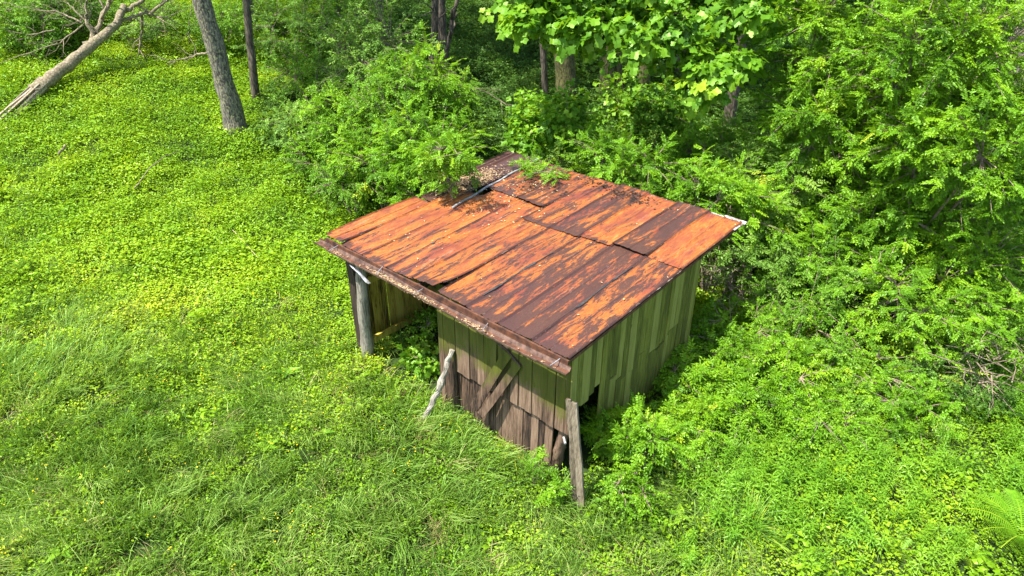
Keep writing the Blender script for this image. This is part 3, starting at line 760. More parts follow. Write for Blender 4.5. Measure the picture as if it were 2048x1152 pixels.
shrub('leafy_bush', 'bright bush between the leaning tree and the roof bush', 'bush', 640, 320, .7, .9, .9, .6, 'small', 'leaf_locust', 80, 11, 1.1, 7, GR)
shrub('leafy_bush', 'shaded bush in front of the bare snag', 'bush', 880, 215, 1.6, 1.1, 1.0, 1.1, 'locust_s', 'leaf_shrub', 90, 12, 1.2, 8, GR)
shrub('overhanging_branch', 'higher leafy spray reaching over the roof and shading it', 'branch', 0, 0, 0, .55, .42, .22, 'locust', 'leaf_locust', 24, 8, .85, 52, GR, loc=(-4.25, 2.15, 3.35), stems=2, lean=(1.3, -1.2), zlo=-.6, tr=.016)
shrub('locust_bush', 'tall feathery bush left of the snag, top of the bush mass beside the roof', 'bush', 830, 190, 2.3, 1.2, 1.1, 1.2, 'locust', 'leaf_locust', 130, 12, 1.1, 54, GR, zlo=-.8)
shrub('leafy_bush', 'full bush at the centre left between slim trunk and roof', 'bush', 700, 240, 1.6, 1.2, 1.1, 1.0, 'small', 'leaf_locust', 140, 12, 1.3, 55, GR, zlo=-.8)
shrub('locust_bush', 'full feathery bush directly left of the roof bush', 'bush', 760, 320, 1.5, 1.0, 1.0, .95, 'locust', 'leaf_locust', 120, 12, 1.0, 56, GR, zlo=-.8)
for i, (lb, px, py, h, r_, kd, mt) in enumerate([
    ('shaded bush high on the slope between the two upper left trunks', 445, 45, .8, (1.1, 1.0, .8), 'small', 'leaf_shrub'),
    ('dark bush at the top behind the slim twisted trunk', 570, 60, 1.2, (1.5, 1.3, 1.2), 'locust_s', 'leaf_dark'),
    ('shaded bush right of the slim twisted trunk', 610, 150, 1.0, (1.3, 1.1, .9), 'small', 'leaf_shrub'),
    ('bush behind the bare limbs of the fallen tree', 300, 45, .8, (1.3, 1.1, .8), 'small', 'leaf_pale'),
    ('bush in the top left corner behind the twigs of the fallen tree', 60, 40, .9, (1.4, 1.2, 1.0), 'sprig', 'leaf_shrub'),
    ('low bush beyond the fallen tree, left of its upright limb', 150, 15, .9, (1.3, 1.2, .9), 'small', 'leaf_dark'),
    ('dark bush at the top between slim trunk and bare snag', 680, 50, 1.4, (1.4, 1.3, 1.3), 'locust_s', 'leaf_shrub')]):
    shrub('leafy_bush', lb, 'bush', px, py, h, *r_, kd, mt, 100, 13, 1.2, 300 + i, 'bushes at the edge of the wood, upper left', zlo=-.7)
# behind the roof
shrub('tulip_sapling', 'broad leaved sapling just behind the top corner of the roof', 'sapling', 1110, 262, 1.9, 1.15, .9, .85, 'maple', 'leaf_tulip', 80, 7, 1.0, 9, GR, stems=4)
shrub('tulip_sapling', 'broad leaved sapling in the shade under the tulip tree boughs', 'sapling', 1290, 235, 1.7, 1.3, 1.0, .9, 'maple', 'leaf_shrub', 80, 7, 1.0, 10, GR, stems=4)
shrub('locust_bush', 'feathery bush crowding the middle of the roof back edge', 'bush', 0, 0, 0, 1.25, .80, .75, 'locust', 'leaf_locust', 110, 11, .9, 11, GR, loc=(-3.0, 5.75, 2.35), lean=(.2, .3), zlo=-.6, stems=6)
shrub('locust_bush', 'feathery bush behind the right half of the roof back edge', 'bush', 0, 0, 0, 1.25, .85, .80, 'locust', 'leaf_locust', 110, 11, .9, 12, GR, loc=(-1.1, 6.1, 2.1), lean=(-.2, .3), zlo=-.6, stems=6)
shrub('trailing_branch', 'leafy spray lying on the roof near its back edge', 'branch', 0, 0, 0, .60, .42, .13, 'locust_s', 'leaf_locust', 34, 6, .75, 13, GR, loc=(-3.85, 4.05, 2.62), lean=(-.5, -1.6), stems=2, zlo=-.3, tr=.012)
shrub('ash_bush', 'pale grey green bush behind the white corner flashing', 'bush', 1530, 400, 1.8, 1.1, 1.0, 1.0, 'ash', 'leaf_pale', 100, 10, 1.0, 14, TH)
shrub('locust_bush', 'feathery bush above the white corner flashing', 'bush', 1420, 330, 1.9, 1.1, .9, .9, 'locust', 'leaf_locust', 90, 11, .95, 15, GR)
# right-hand locust trees
def locust_tree(label, loc, rad, seed, lean=(0, 0), ntw=190, group='young locust trees at the upper right'):
    return shrub('locust_tree', label, 'tree', 0, 0, 0, *rad, 'locust', 'leaf_locust', ntw, 19, .86, seed, group, loc=loc, stems=5, lean=lean, zlo=-.95, tr=.045, lump=.22)
def vp(px, py, d):
    """point on the ray through a pixel at ground distance d"""
    r3 = Vector((math.sin(YAW), -math.cos(YAW), 0)); u3 = r3.cross(fw)
    v = fw*1368.6 + r3*(px - 1024) + u3*(576 - py); v *= d/math.hypot(v.x, v.y)
    return tuple(Vector(CAM) + v)
locust_tree('bright feathery tree in the upper right, nearest the tulip tree boughs', vp(1690, 100, 15.0), (1.6, 1.5, 1.7), 21, (1.0, -1.1), 240)
locust_tree('bright feathery tree in the top right corner', vp(1900, 110, 14.0), (1.5, 1.5, 1.6), 22, (1.0, -1.1), 240)
locust_tree('feathery tree right of the dark gap behind the shed', vp(1650, 260, 14.2), (1.4, 1.3, 1.1), 23, (1.0, -1.1), 150)
locust_tree('feathery tree below the top right corner one, at the right edge', vp(1930, 290, 13.2), (1.5, 1.4, 1.15), 24, (.9, -1.0), 190)
# thicket to the right
tk = [
 ('ash_bush', 'grey green bush beside the right gable wall, over bare twigs', 1520, 520, 1.1, 1.0, .9, .8, 'ash', 'leaf_pale', 80, 9, 1.0),
 ('locust_bush', 'feathery bush in the middle of the right thicket', 1720, 480, 1.5, 1.1, 1.0, .9, 'locust', 'leaf_locust', 90, 11, 1.0),
 ('locust_bush', 'feathery bush at the right edge halfway down', 1950, 520, 1.5, 1.2, 1.0, 1.0, 'locust', 'leaf_locust', 110, 11, 1.0),
 ('leafy_bush', 'dense bush just below the white corner flashing', 1600, 600, .8, .95, .9, .65, 'small', 'leaf_shrub', 80, 10, 1.1),
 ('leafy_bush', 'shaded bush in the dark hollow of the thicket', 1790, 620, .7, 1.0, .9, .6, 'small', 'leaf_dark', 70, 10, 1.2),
 ('leafy_bush', 'bright low bush beside the foot of the back wall corner', 1480, 660, .6, .8, .75, .5, 'small', 'leaf_locust', 70, 10, 1.0),
 ('leafy_bush', 'pointed leaved bush near the right edge under the feathery one', 1960, 660, .8, 1.0, .9, .6, 'sprig', 'leaf_shrub', 70, 10, .8),
 ('ash_bush', 'bright bush right of the gable wall with a shaded left side', 1560, 740, .5, .85, .8, .5, 'ash', 'leaf_locust', 70, 10, .85),
 ('leafy_bush', 'low green bush right of the bright one, in half shade', 1720, 740, .45, .9, .8, .45, 'small', 'leaf_shrub', 60, 10, 1.1),
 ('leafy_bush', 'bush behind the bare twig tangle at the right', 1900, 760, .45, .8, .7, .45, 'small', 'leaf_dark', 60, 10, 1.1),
 ('leafy_bush', 'bush filling the slope between the ash bush and the far feathery tree', 1640, 420, 1.2, 1.1, 1.0, .8, 'sprig', 'leaf_shrub', 80, 10, .8),
 ('locust_bush', 'feathery bush hiding the feet of the right edge trees', 1840, 600, 1.2, 1.3, 1.1, .9, 'locust', 'leaf_locust', 110, 11, 1.0),
 ('locust_bush', 'feathery bush left of the one hiding the tree feet', 1670, 560, 1.0, 1.0, .9, .75, 'locust', 'leaf_shrub', 100, 11, 1.0),
 ('locust_bush', 'tall feathery bush below the upper right trees, left of centre of the thicket', 1780, 440, 1.9, 1.3, 1.1, .9, 'locust', 'leaf_locust', 120, 12, 1.05),
 ('locust_bush', 'lit feathery bush right of the pale ash bush', 1610, 500, 1.3, 1.1, 1.0, .8, 'locust', 'leaf_locust', 100, 12, 1.0),
 ('leafy_bush', 'low lit bush at the right edge above the twig tangle', 1930, 600, .9, 1.1, 1.0, .6, 'small', 'leaf_locust', 90, 11, 1.2),
 ('leafy_bush', 'lit bush on the slope behind the corner flashing bushes', 1560, 350, 1.3, 1.1, 1.0, .7, 'ash', 'leaf_locust', 90, 11, 1.0),
 ('locust_bush', 'broad feathery bush at the right edge below the corner trees', 1960, 400, 1.9, 1.4, 1.1, 1.0, 'locust', 'leaf_locust', 130, 12, 1.05),
 ('leafy_bush', 'rounded lit bush right of the shaded hollow', 1860, 500, 1.3, 1.2, 1.1, .8, 'small', 'leaf_locust', 130, 12, 1.25),
 ('locust_bush', 'feathery bush midway between the flashing and the right edge', 1700, 370, 1.8, 1.2, 1.1, .9, 'locust', 'leaf_locust', 120, 12, 1.05),
 ('leafy_bush', 'lit bush with small leaves right of the twig tangles', 1620, 640, .6, 1.1, 1.0, .6, 'small', 'leaf_locust', 110, 11, 1.15),
 ('leafy_bush', 'bush at the far right below the locust tree', 1850, 440, 1.3, 1.1, .9, .8, 'locust_s', 'leaf_shrub', 80, 11, 1.2),
]
for i, (nm, lb, px, py, h, rx, ry, rz, kd, mt, nt_, nf, sc_) in enumerate(tk):
    shrub(nm, lb, 'bush', px, py, h, rx, ry, rz, kd, mt, nt_, int(nf*1.35), sc_*.84, 100 + i, TH)
shrub('locust_sapling', 'bright feathery sapling beside the dark opening in the gable wall', 'sapling', 0, 0, 0, .42, .40, .42, 'locust', 'leaf_locust', 34, 7, .85, 31, GR, loc=(.62, 1.0, .72), stems=3, zlo=-.5, tr=.014)
shrub('locust_sapling', 'small sapling right of the leaning slab', 'sapling', 0, 0, 0, .40, .35, .30, 'small', 'leaf_locust', 30, 8, .9, 32, GR, loc=(.85, .35, .42), stems=3, tr=.01)
for i, (lb, px, py, h, r_, kd, mt, sc_) in enumerate([
    ('lit weedy bush along the foot of the gable wall, near its middle', 1380, 760, .45, (.6, .55, .4), 'ash', 'leaf_locust', .75),
    ('weedy bush at the foot of the gable wall, far end', 1440, 705, .5, (.6, .6, .45), 'small', 'leaf_locust', 1.0),
    ('rounded weedy bush between gable wall and narrow leaved weeds', 1490, 810, .4, (.75, .65, .4), 'ash', 'leaf_locust', .8),
    ('feathery low bush right of the sapling by the dark opening', 1370, 850, .35, (.6, .55, .35), 'locust_s', 'leaf_locust', 1.0),
    ('low bright bush in the middle of the right weed patch', 1640, 830, .35, (.8, .7, .35), 'small', 'leaf_locust', 1.0),
    ('feathery low bush in the right weed patch, farther right', 1800, 800, .4, (.8, .7, .4), 'locust_s', 'leaf_locust', 1.0),
    ('leafy clump in front of the dark opening in the gable wall', 1225, 865, .4, (.33, .33, .32), 'locust', 'leaf_locust', .75)]):
    shrub('weedy_bush', lb, 'bush', px, py, h, *r_, kd, mt, 60, 10, sc_, 400 + i, 'low bushes right of the shed', stems=4, tr=.01, twr=.004)
shrub('elder_sapling', 'small light green sapling growing at the split corner post', 'sapling', 0, 0, 0, .17, .14, .20, 'ash', 'leaf_locust', 9, 5, .62, 33, GR, loc=(-.40, -.12, .36), stems=2, tr=.007, twr=.003)
shrub('elder_sapling', 'small light green sapling left of the leaning slab foot', 'sapling', 0, 0, 0, .16, .14, .20, 'ash', 'leaf_locust', 9, 5, .62, 34, GR, loc=(.05, -.26, .30), stems=2, tr=.007, twr=.003)
shrub('leafy_plant', 'dark green plant growing inside the open bay', 'plant', 0, 0, 0, .5, .5, .35, 'sprig', 'leaf_shrub', 34, 8, .9, 35, GR, loc=(-3.95, 1.35, .35), stems=4, tr=.008)
shrub('leafy_plant', 'broad leaved plant at the mouth of the open bay', 'plant', 0, 0, 0, .35, .3, .22, 'maple', 'leaf_shrub', 16, 5, .9, 36, GR, loc=(-3.5, .7, .2), stems=3, tr=.006)

# tall trees -----------------------------------------------------------------
def trunk_tube(pts, r0, r1, n=22, k=14, seed=0, rough=.06, flare=.0):
    g = np.random.default_rng(seed); P = []; Rr = []; pts = [Vector(p) for p in pts]
    for i in range(n + 1):
        f = i/n*(len(pts) - 1); j = min(int(f), len(pts) - 2); P.append(pts[j].lerp(pts[j + 1], f - j) + Vector(g.normal(0, r0*.05, 3)))
        Rr.append((r0 + (r1 - r0)*i/n)*(1 + flare*math.exp(-i/n*14)))
    mb = MB(); mb.tube(P, Rr, k, .5, rough, g); return mb
crown_cache = {}
def tall_tree(name, label, base, top, r0, r1, mat, seed, crown_at=None, crad=(2.4, 2.4, 1.8), kind='sprig', lmat='leaf_shrub', group='tall trees of the wood behind the shed', ntw=110, scl=1.6, flare=.25):
    b = Vector(base); root = empty(name, b, label, 'tree', group)
    t = Vector(top) - b; mid = t*.5 + Vector((.1*math.sin(seed), .1*math.cos(seed), 0))
    trunk_tube([(0, 0, -.1), tuple(mid), tuple(t)], r0, r1, seed=seed, flare=flare).build('trunk', M[mat], root, True)
    if crown_at is not None:
        key = (kind, lmat, ntw, crad, scl)
        c = Vector(crown_at) - b
        if key not in crown_cache:
            bt, mb = crown(np.random.default_rng(seed), kind, (0, 0, 0), crad, ntw, 10, (0, 0, -crad[2]*1.1), scl, -.6, .3, r1*.6, 5, twr=.012)
            crown_cache[key] = (fol_mesh('crown', bt, M[lmat]), mb.build('limb', M[mat], root, True).data)
            ob = [o for o in root.children if o.name.startswith('limb')][0]; 
        else: ob = link('limb', crown_cache[key][1], root)
        ob.location = c; ob.rotation_euler.z = seed
        o = link('crown', crown_cache[key][0], root); o.location = c; o.rotation_euler.z = seed
    return root
def gp(px, py): return at(px, py, 0)
def up_to(px, py, base, extra=0):
    """point on the ray through px,py at the ground distance of base"""
    d = math.hypot(base.x - CAM[0], base.y - CAM[1]); return Vector(vp(px, py, d))
b = gp(478, 270); t0 = up_to(402, -30, b); t1 = b + (t0 - b)*2.1
tall_tree('leaning_tree', 'thick leaning grey trunk with lichen standing at the upper left', b, t1, .25, .18, 'bark', 3, t1 + Vector((0, 0, 1.3)), (2.6, 2.4, 1.7), flare=.5)
b = gp(512, 205); t0 = up_to(490, -30, b); t1 = b + (t0 - b)*2.4
tall_tree('slim_tree', 'slim twisted trunk standing just right of the thick leaning one', b, t1, .115, .08, 'bark_dark', 5, t1 + Vector((0, 0, 1.0)), (2.6, 2.4, 1.7))
for i, (x0, y0, x1, r, lb, mt) in enumerate([
    (1135, 205, 1118, .30, 'mossy trunk behind the top of the roof, left of the group', 'bark_moss'),
    (1092, 200, 1085, .10, 'very thin dark trunk left of the mossy trunk', 'bark_dark'),
    (1214, 195, 1222, .22, 'mossy trunk half hidden by hanging tulip leaves', 'bark_moss'),
    (1236, 190, 1238, .13, 'slender trunk close to the half hidden mossy one', 'bark_moss'),
    (1402, 225, 1392, .30, 'short lit trunk right of the hanging tulip leaves', 'bark_moss'),
    (2035, 250, 2052, .38, 'pale grey trunk at the right edge behind the feathery trees', 'bark')]):
    b = gp(x0, y0); t0 = up_to(x1, -40, b); t1 = b + (t0 - b).normalized()*9
    ca = t1 + Vector((0, 0, .8)) if i in (0, 2, 4, 5) else None
    if i == 1: t1 = b + (t0 - b)*1.4
    tall_tree('forest_tree', lb, b, t1, r, r*.7, mt, 40 + i, ca, (2.6, 2.4, 1.7))
b = gp(868, 180); t1 = b + (up_to(866, -40, b) - b).normalized()*8.5  # added tree: its crown, out of view, darkens the wood at top centre
tall_tree('forest_tree', 'slender dark trunk beside the bare forked snag', b, t1, .12, .08, 'bark_dark', 58, t1 + Vector((0, 0, .8)), (2.6, 2.4, 1.7))
# shade trees further up the slope whose crowns stand above the picture
for i, (d, s, h, lb) in enumerate([
    (25, -9, 8.5, 'tree far up the slope above the fallen trunk'), (24.5, -4.5, 8, 'tree in the dark wood right of the slim twisted trunk'),
    (24.5, -2.4, 7.5, 'tree in the dark wood behind the bare forked snag'), (23, 5.5, 8, 'tree in the dark gap right of the tulip tree'),
    (19.5, 6.3, 8, 'tree behind the bright feathery trees'), (26, 2.5, 8, 'tree behind the mossy trunks'), (27, 9, 8, 'tree at the far right of the wood')]):
    x, y = xy(d, s); z = float(T(x, y)); b = Vector((x, y, z - .1)); t1 = b + Vector((.3*math.sin(i), .3*math.cos(i), h - 1.6))
    tall_tree('forest_tree', lb, b, t1, .17, .11, 'bark_dark', 60 + i, t1 + Vector((0, 0, 1.3)), (2.6, 2.4, 1.7))
# tulip tree: trunk behind, boughs reaching towards the camera
TB = Vector(tuple(xy(17.5, 3.3)) + (0,)); TB.z = float(T(TB.x, TB.y)) - .1
tul = empty('tulip_tree', TB, 'tulip tree whose boughs of big bright lobed leaves hang in at the top centre', 'tree')
trunk_tube([(0, 0, 0), (.1, -.1, 3), (.05, -.05, 7.2)], .17, .11, seed=9).build('trunk', M['bark_moss'], tul, True)
g = np.random.default_rng(77); bts = []; mbb = MB()
for (px, py, d, rr, ntw) in ((1075, 25, 14.6, (.80, .75, .42), 30), (1180, 55, 14.3, (.65, .65, .38), 22), (1290, 75, 14.0, (.60, .6, .42), 22), (1440, 120, 13.9, (.62, .6, .42), 24),
                             (1370, 40, 14.4, (.8, .8, .42), 30), (1260, -25, 14.8, (1.2, .9, .5), 34), (1100, -45, 15.0, (1.0, .8, .5), 26), (1490, 5, 14.6, (.8, .8, .5), 28), (1395, 165, 13.6, (.34, .34, .26), 8)):
    c = Vector(vp(px, py, d)) - TB
    bt, mb = crown(g, 'tulip', tuple(c), rr, ntw, 5, (.05, -.05, min(c.z + .9, 6.5)), 1.0, -.85, .2, .03, 1, twr=.006, droop=.25, inner=.6)
    bts += bt
    for V_, Q_, t_ in zip(mb.V, mb.Q, mb.tint): pass
    off = 0
    mbb.add(np.concatenate(mb.V), np.concatenate(mb.Q), np.concatenate(mb.T) if mb.T else (), .5)
link('crown', fol_mesh('crown', bts, M['leaf_tulip']), tul); mbb.build('limb', M['bark_moss'], tul, True)

# fallen trunk at the upper left -----------------------------------------------
def wp(px, py, h): p = at(px, py, h); return p
fa = [wp(68, 184, .34), wp(120, 142, .55), wp(190, 85, .95), wp(232, 50, 1.35), wp(250, 10, 1.8)]
fo = fa[0].copy(); fo.z = float(T(fo.x, fo.y))
fallen = empty('fallen_tree', fo, 'fallen bare tree with a splintered lower end lying across the upper left slope', 'fallen tree')
rel = [tuple(p - fo) for p in fa]
trunk_tube(rel, .19, .09, n=30, seed=4, rough=.08).build('trunk', M['deadwood'], fallen, True)
g = np.random.default_rng(12)
mb = MB(); d0 = (Vector(rel[0]) - Vector(rel[1])).normalized()
for i in range(16):
    a = i*2.4; side = Vector((0, 0, 1)).cross(d0).normalized(); o = side*math.cos(a)*.15 + Vector((0, 0, 1))*math.sin(a)*.15
    s0 = Vector(rel[0]) - d0*g.uniform(.1, .5) + o; e = s0 + d0*g.uniform(.9, 2.3) + o*g.uniform(-.3, .6) - Vector((0, 0, g.uniform(.02, .2)))
    mb.beam(tuple(s0), tuple(e), g.uniform(.06, .13), .04, (o.x, o.y, o.z + .01), float(g.random()), 3, .01, g, .25)
mb.build('splinters', M['splinter'], fallen)
def branch(root, pts, r0, r1, mat='deadwood', twigs=0, g=g, tl=.7, name='branch'):
    mb = MB(); P = []; pts = [Vector(p) for p in pts]; n = 12
    for i in range(n + 1):
        f = i/n*(len(pts) - 1); j = min(int(f), len(pts) - 2); P.append(pts[j].lerp(pts[j + 1], f - j) + Vector(g.normal(0, r0*.35, 3)))
    mb.tube(P, list(np.linspace(r0, r1, n + 1)), 7, .5, .05, g)
    for i in range(twigs):
        k = int(g.integers(3, n)); d = (P[k] - P[k - 1]).normalized() + Vector(g.normal(0, .65, 3)); d.normalize(); ln = tl*g.uniform(.4, 1.1)
        Q = [P[k], P[k] + d*ln*.5 + Vector(g.normal(0, .04, 3)), P[k] + d*ln + Vector(g.normal(0, .08, 3))]
        mb.tube(Q, [r1*.8 + .003, r1*.5 + .002, .002], 5, .5)
        for _ in range(2):
            d2 = (d + Vector(g.normal(0, .6, 3))).normalized(); s0 = Q[1].lerp(Q[2], float(g.uniform(0, .7))); mb.tube([s0, s0 + d2*ln*.45], [.004, .0015], 4, .5)
    return mb.build(name, M[mat], root, True)
def rp(px, py, h): return tuple(wp(px, py, h) - fo)
branch(fallen, [rel[2], rp(173, 40, 1.5), rp(172, -10, 2.2)], .055, .03, twigs=2)
branch(fallen, [rp(172, 90, .8), rp(200, 50, 1.3), rp(222, -8, 2.0)], .09, .05, twigs=4)
branch(fallen, [rp(238, 40, 1.4), rp(290, 28, 1.5), rp(350, 40, 1.3)], .06, .015, twigs=12, tl=1.0)
branch(fallen, [rp(300, 28, 1.5), rp(335, 0, 1.9), rp(370, -20, 2.2)], .05, .02, twigs=8)
branch(fallen, [rp(165, 45, 1.4), rp(110, 22, 1.6), rp(40, 20, 1.5)], .03, .008, twigs=16, tl=1.1)
branch(fallen, [rp(165, 50, 1.2), rp(120, 85, .9), rp(0, 125, .5)], .028, .01, twigs=10)
branch(fallen, [rp(250, 25, 1.6), rp(300, -10, 2.0), rp(330, -40, 2.4)], .07, .04, twigs=6)
branch(fallen, [rp(110, 60, 1.2), rp(60, 70, 1.0), rp(10, 60, .9)], .02, .006, twigs=12, tl=.9)
branch(fallen, [rp(200, 70, 1.1), rp(150, 20, 1.7), rp(120, -10, 2.0)], .03, .01, twigs=10, tl=.8)
branch(fallen, [rp(282, 25, 1.5), rp(284, 60, .9), rp(277, 115, .1)], .05, .025, twigs=4)
branch(fallen, [rp(230, 55, 1.2), rp(255, 75, .9), rp(262, 90, .6)], .02, .006, twigs=3)
# bare snag and dead twigs
def snag(name, label, cat, pts, r0, r1, twigs, seed, mat='bark_dark', group=None, tl=.8):
    g = np.random.default_rng(seed); p0 = Vector(pts[0]); root_loc = p0.copy()
    mb_par = empty(name, root_loc, label, cat, group)
    branch(mb_par, [tuple(Vector(p) - p0) for p in pts], r0, r1, mat, twigs, g, tl)
    return mb_par
b = gp(885, 190)
sn = snag('bare_snag', 'bare forked snag with reddish bark at the top, left of the tulip leaves', 'dead tree', [b, up_to(893, 120, b), up_to(900, 60, b), up_to(922, -20, b)], .085, .06, 7, 5)
br = [up_to(896, 90, b), up_to(872, 30, b), up_to(862, -20, b)]; branch(sn, [tuple(p - sn.location) for p in br], .05, .03, 'bark_dark', 5, np.random.default_rng(8))
for i, (pp, h, lb) in enumerate([([(905, 168, 1.5), (965, 180, 1.2), (1020, 212, .7)], 0, 'curved pale dead branch in the shade beneath the bare snag')]):
    P = [wp(*q) for q in pp]; o = snag('dead_branch', lb, 'branch', P, .022, .008, 9, 15, 'twig', tl=.55)
o = snag('dead_branch', 'long curved bare stick lying on the bright ground cover at the left', 'stick', [wp(268, 378, .26), wp(300, 335, .42), wp(330, 312, .44), wp(360, 302, .34)], .016, .008, 1, 16, 'deadwood', tl=.3)
o = snag('dead_branch', 'short broken pale stick on the ground cover under the fallen tree', 'stick', [wp(118, 308, .28), wp(132, 290, .34)], .03, .025, 0, 17, 'deadwood')
o = snag('dead_branch', 'thin straight straw coloured stalk in the weeds left of the shed', 'stick', [wp(465, 460, .35), wp(492, 488, .28), wp(520, 520, .18)], .006, .005, 0, 18, 'straw')
o = snag('dead_branch', 'dead limb and twigs just left of the thick leaning trunk', 'branch', [wp(415, 105, .7), wp(385, 112, .45), wp(335, 125, .25)], .04, .012, 10, 19, 'deadwood')
o = snag('dead_branch', 'thin bare stem hanging beside the thick leaning trunk', 'branch', [wp(380, 90, .2), wp(378, 50, .9), wp(386, -5, 1.8)], .016, .012, 2, 20, 'deadwood')
def tangle(label, px, py, h, rad, n, seed):
    p = at(px, py, h); g = np.random.default_rng(seed); b = Vector((p.x, p.y, float(T(p.x, p.y)))); mb = MB()
    c = p - b
    for i in range(n):
        a = Vector(g.normal(0, 1, 3)); a.z = a.z*.5; a.normalize(); s0 = c + Vector(g.normal(0, rad*.35, 3)); e = s0 + a*rad*g.uniform(.5, 1.4); m_ = s0.lerp(e, .5) + Vector(g.normal(0, rad*.14, 3))
        mb.tube([s0, m_, e], [g.uniform(.006, .012), .006, .002], 5, float(g.random()))
    mb.tube([(0, 0, -.05), tuple(c*.6), tuple(c)], [.02, .015, .01], 6)
    o = mb.build('twig_tangle', M['twig'], None, True); o.location = b
    return tag(o, label, 'twigs', 'tangles of bare twigs in the thicket')
tangle('tangle of bare twigs beside the back right corner of the shed', 1455, 545, 1.0, .55, 60, 1)
tangle('second bare twig tangle, lower, right of the shed wall', 1480, 590, .7, .42, 35, 2)
tangle('tangle of pale bare twigs near the right edge above the narrow leaved weeds', 1965, 735, .9, .55, 50, 3)
tangle('loose bare twigs under the bright feathery trees', 1700, 250, 2.0, .65, 22, 4)
tangle('loose bare twigs in the middle of the right thicket', 1760, 570, 1.3, .5, 24, 5)
tangle('loose bare twigs behind the left roof bush', 850, 160, 2.6, .7, 30, 6)
tangle('loose bare twigs at the right edge of the thicket', 1900, 430, 2.0, .6, 22, 7)

# ferns, docks and tall grass clumps -------------------------------------------
def fern(label, px, py, h, s, n, seed, a0=0, spread=6.28):
    p = at(px, py, 0); g = np.random.default_rng(seed); pos = np.zeros((n, 3)) + [0, 0, .02]; a = a0 + np.linspace(0, spread, n, endpoint=False) + g.normal(0, .15, n)
    d = np.stack([np.cos(a), np.sin(a), np.full(n, .55)], -1); up = np.stack([-np.cos(a)*.55, -np.sin(a)*.55, np.ones(n)], -1)
    me = fol_mesh('fern', scatter('fern', g, pos, d, up, s*g.uniform(.8, 1.1, n), g.uniform(.45, .7, n)), M['fern'])
    o = link('fern', me); o.location = p; return tag(o, label, 'fern', 'ferns at the lower right')
fern('large pale green fern at the right edge, lower corner', 2040, 1085, 0, 1.2, 13, 1)
fern('low bright fern beside the big one near the bottom right corner', 1930, 1120, 0, .5, 9, 2)
fern('yellow green fern at the bottom edge, right of the tall grass tuft', 1800, 1110, 0, .42, 9, 3)
def dock(label, px, py, n, s, seed, mat='leaf_tulip'):
    p = at(px, py, 0); g = np.random.default_rng(seed); v, q, t = leaf_blade(.30, .15, .3, .25); a = np.linspace(0, 6.28, n, endpoint=False) + g.normal(0, .3, n)
    d = np.stack([np.cos(a), np.sin(a), g.uniform(.3, .9, n)], -1)
    me = fol_mesh('dock', [place((v, q, t, np.zeros(len(v))), np.zeros((n, 3)) + [0, 0, .12], frames(d, np.tile([0, 0, 1.], (n, 1)) + g.normal(0, .15, (n, 3))), s*g.uniform(.7, 1.2, n), g.uniform(.3, .8, n))], M[mat])
    o = link('dock_plant', me); o.location = p; return tag(o, label, 'weed', 'broad leaved weeds in the meadow')
for i, (lb, px, py, n, s) in enumerate([
    ('broad leaved weed in the grass left of the shed front, largest of three', 540, 905, 5, .8), ('broad leaved weed with a withered leaf right of the largest one', 650, 880, 4, .65),
    ('broad leaved weed above the others, near the prop stick', 575, 760, 6, .8), ('pale broad leaved weed near the left edge of the meadow', 92, 765, 4, .6),
    ('broad leaved weed near the bottom left corner', 130, 1118, 4, .7), ('upright broad leaved weed at the bottom, right of the slab', 1358, 1045, 4, .8),
    ('broad leaved weed at the bottom edge right of the slab', 1372, 1120, 4, .7), ('pale broad leaved weed in the weeds above the meadow middle', 375, 730, 4, .6),
    ('rounded weed leaves left of the large fern', 1945, 1010, 7, .8), ('single broad weed in the narrow leaved patch', 1855, 785, 4, .6),
    ('broad leaved weed left of the prop stick', 730, 830, 4, .5)]):
    dock(lb, px, py, n, s, 200 + i)

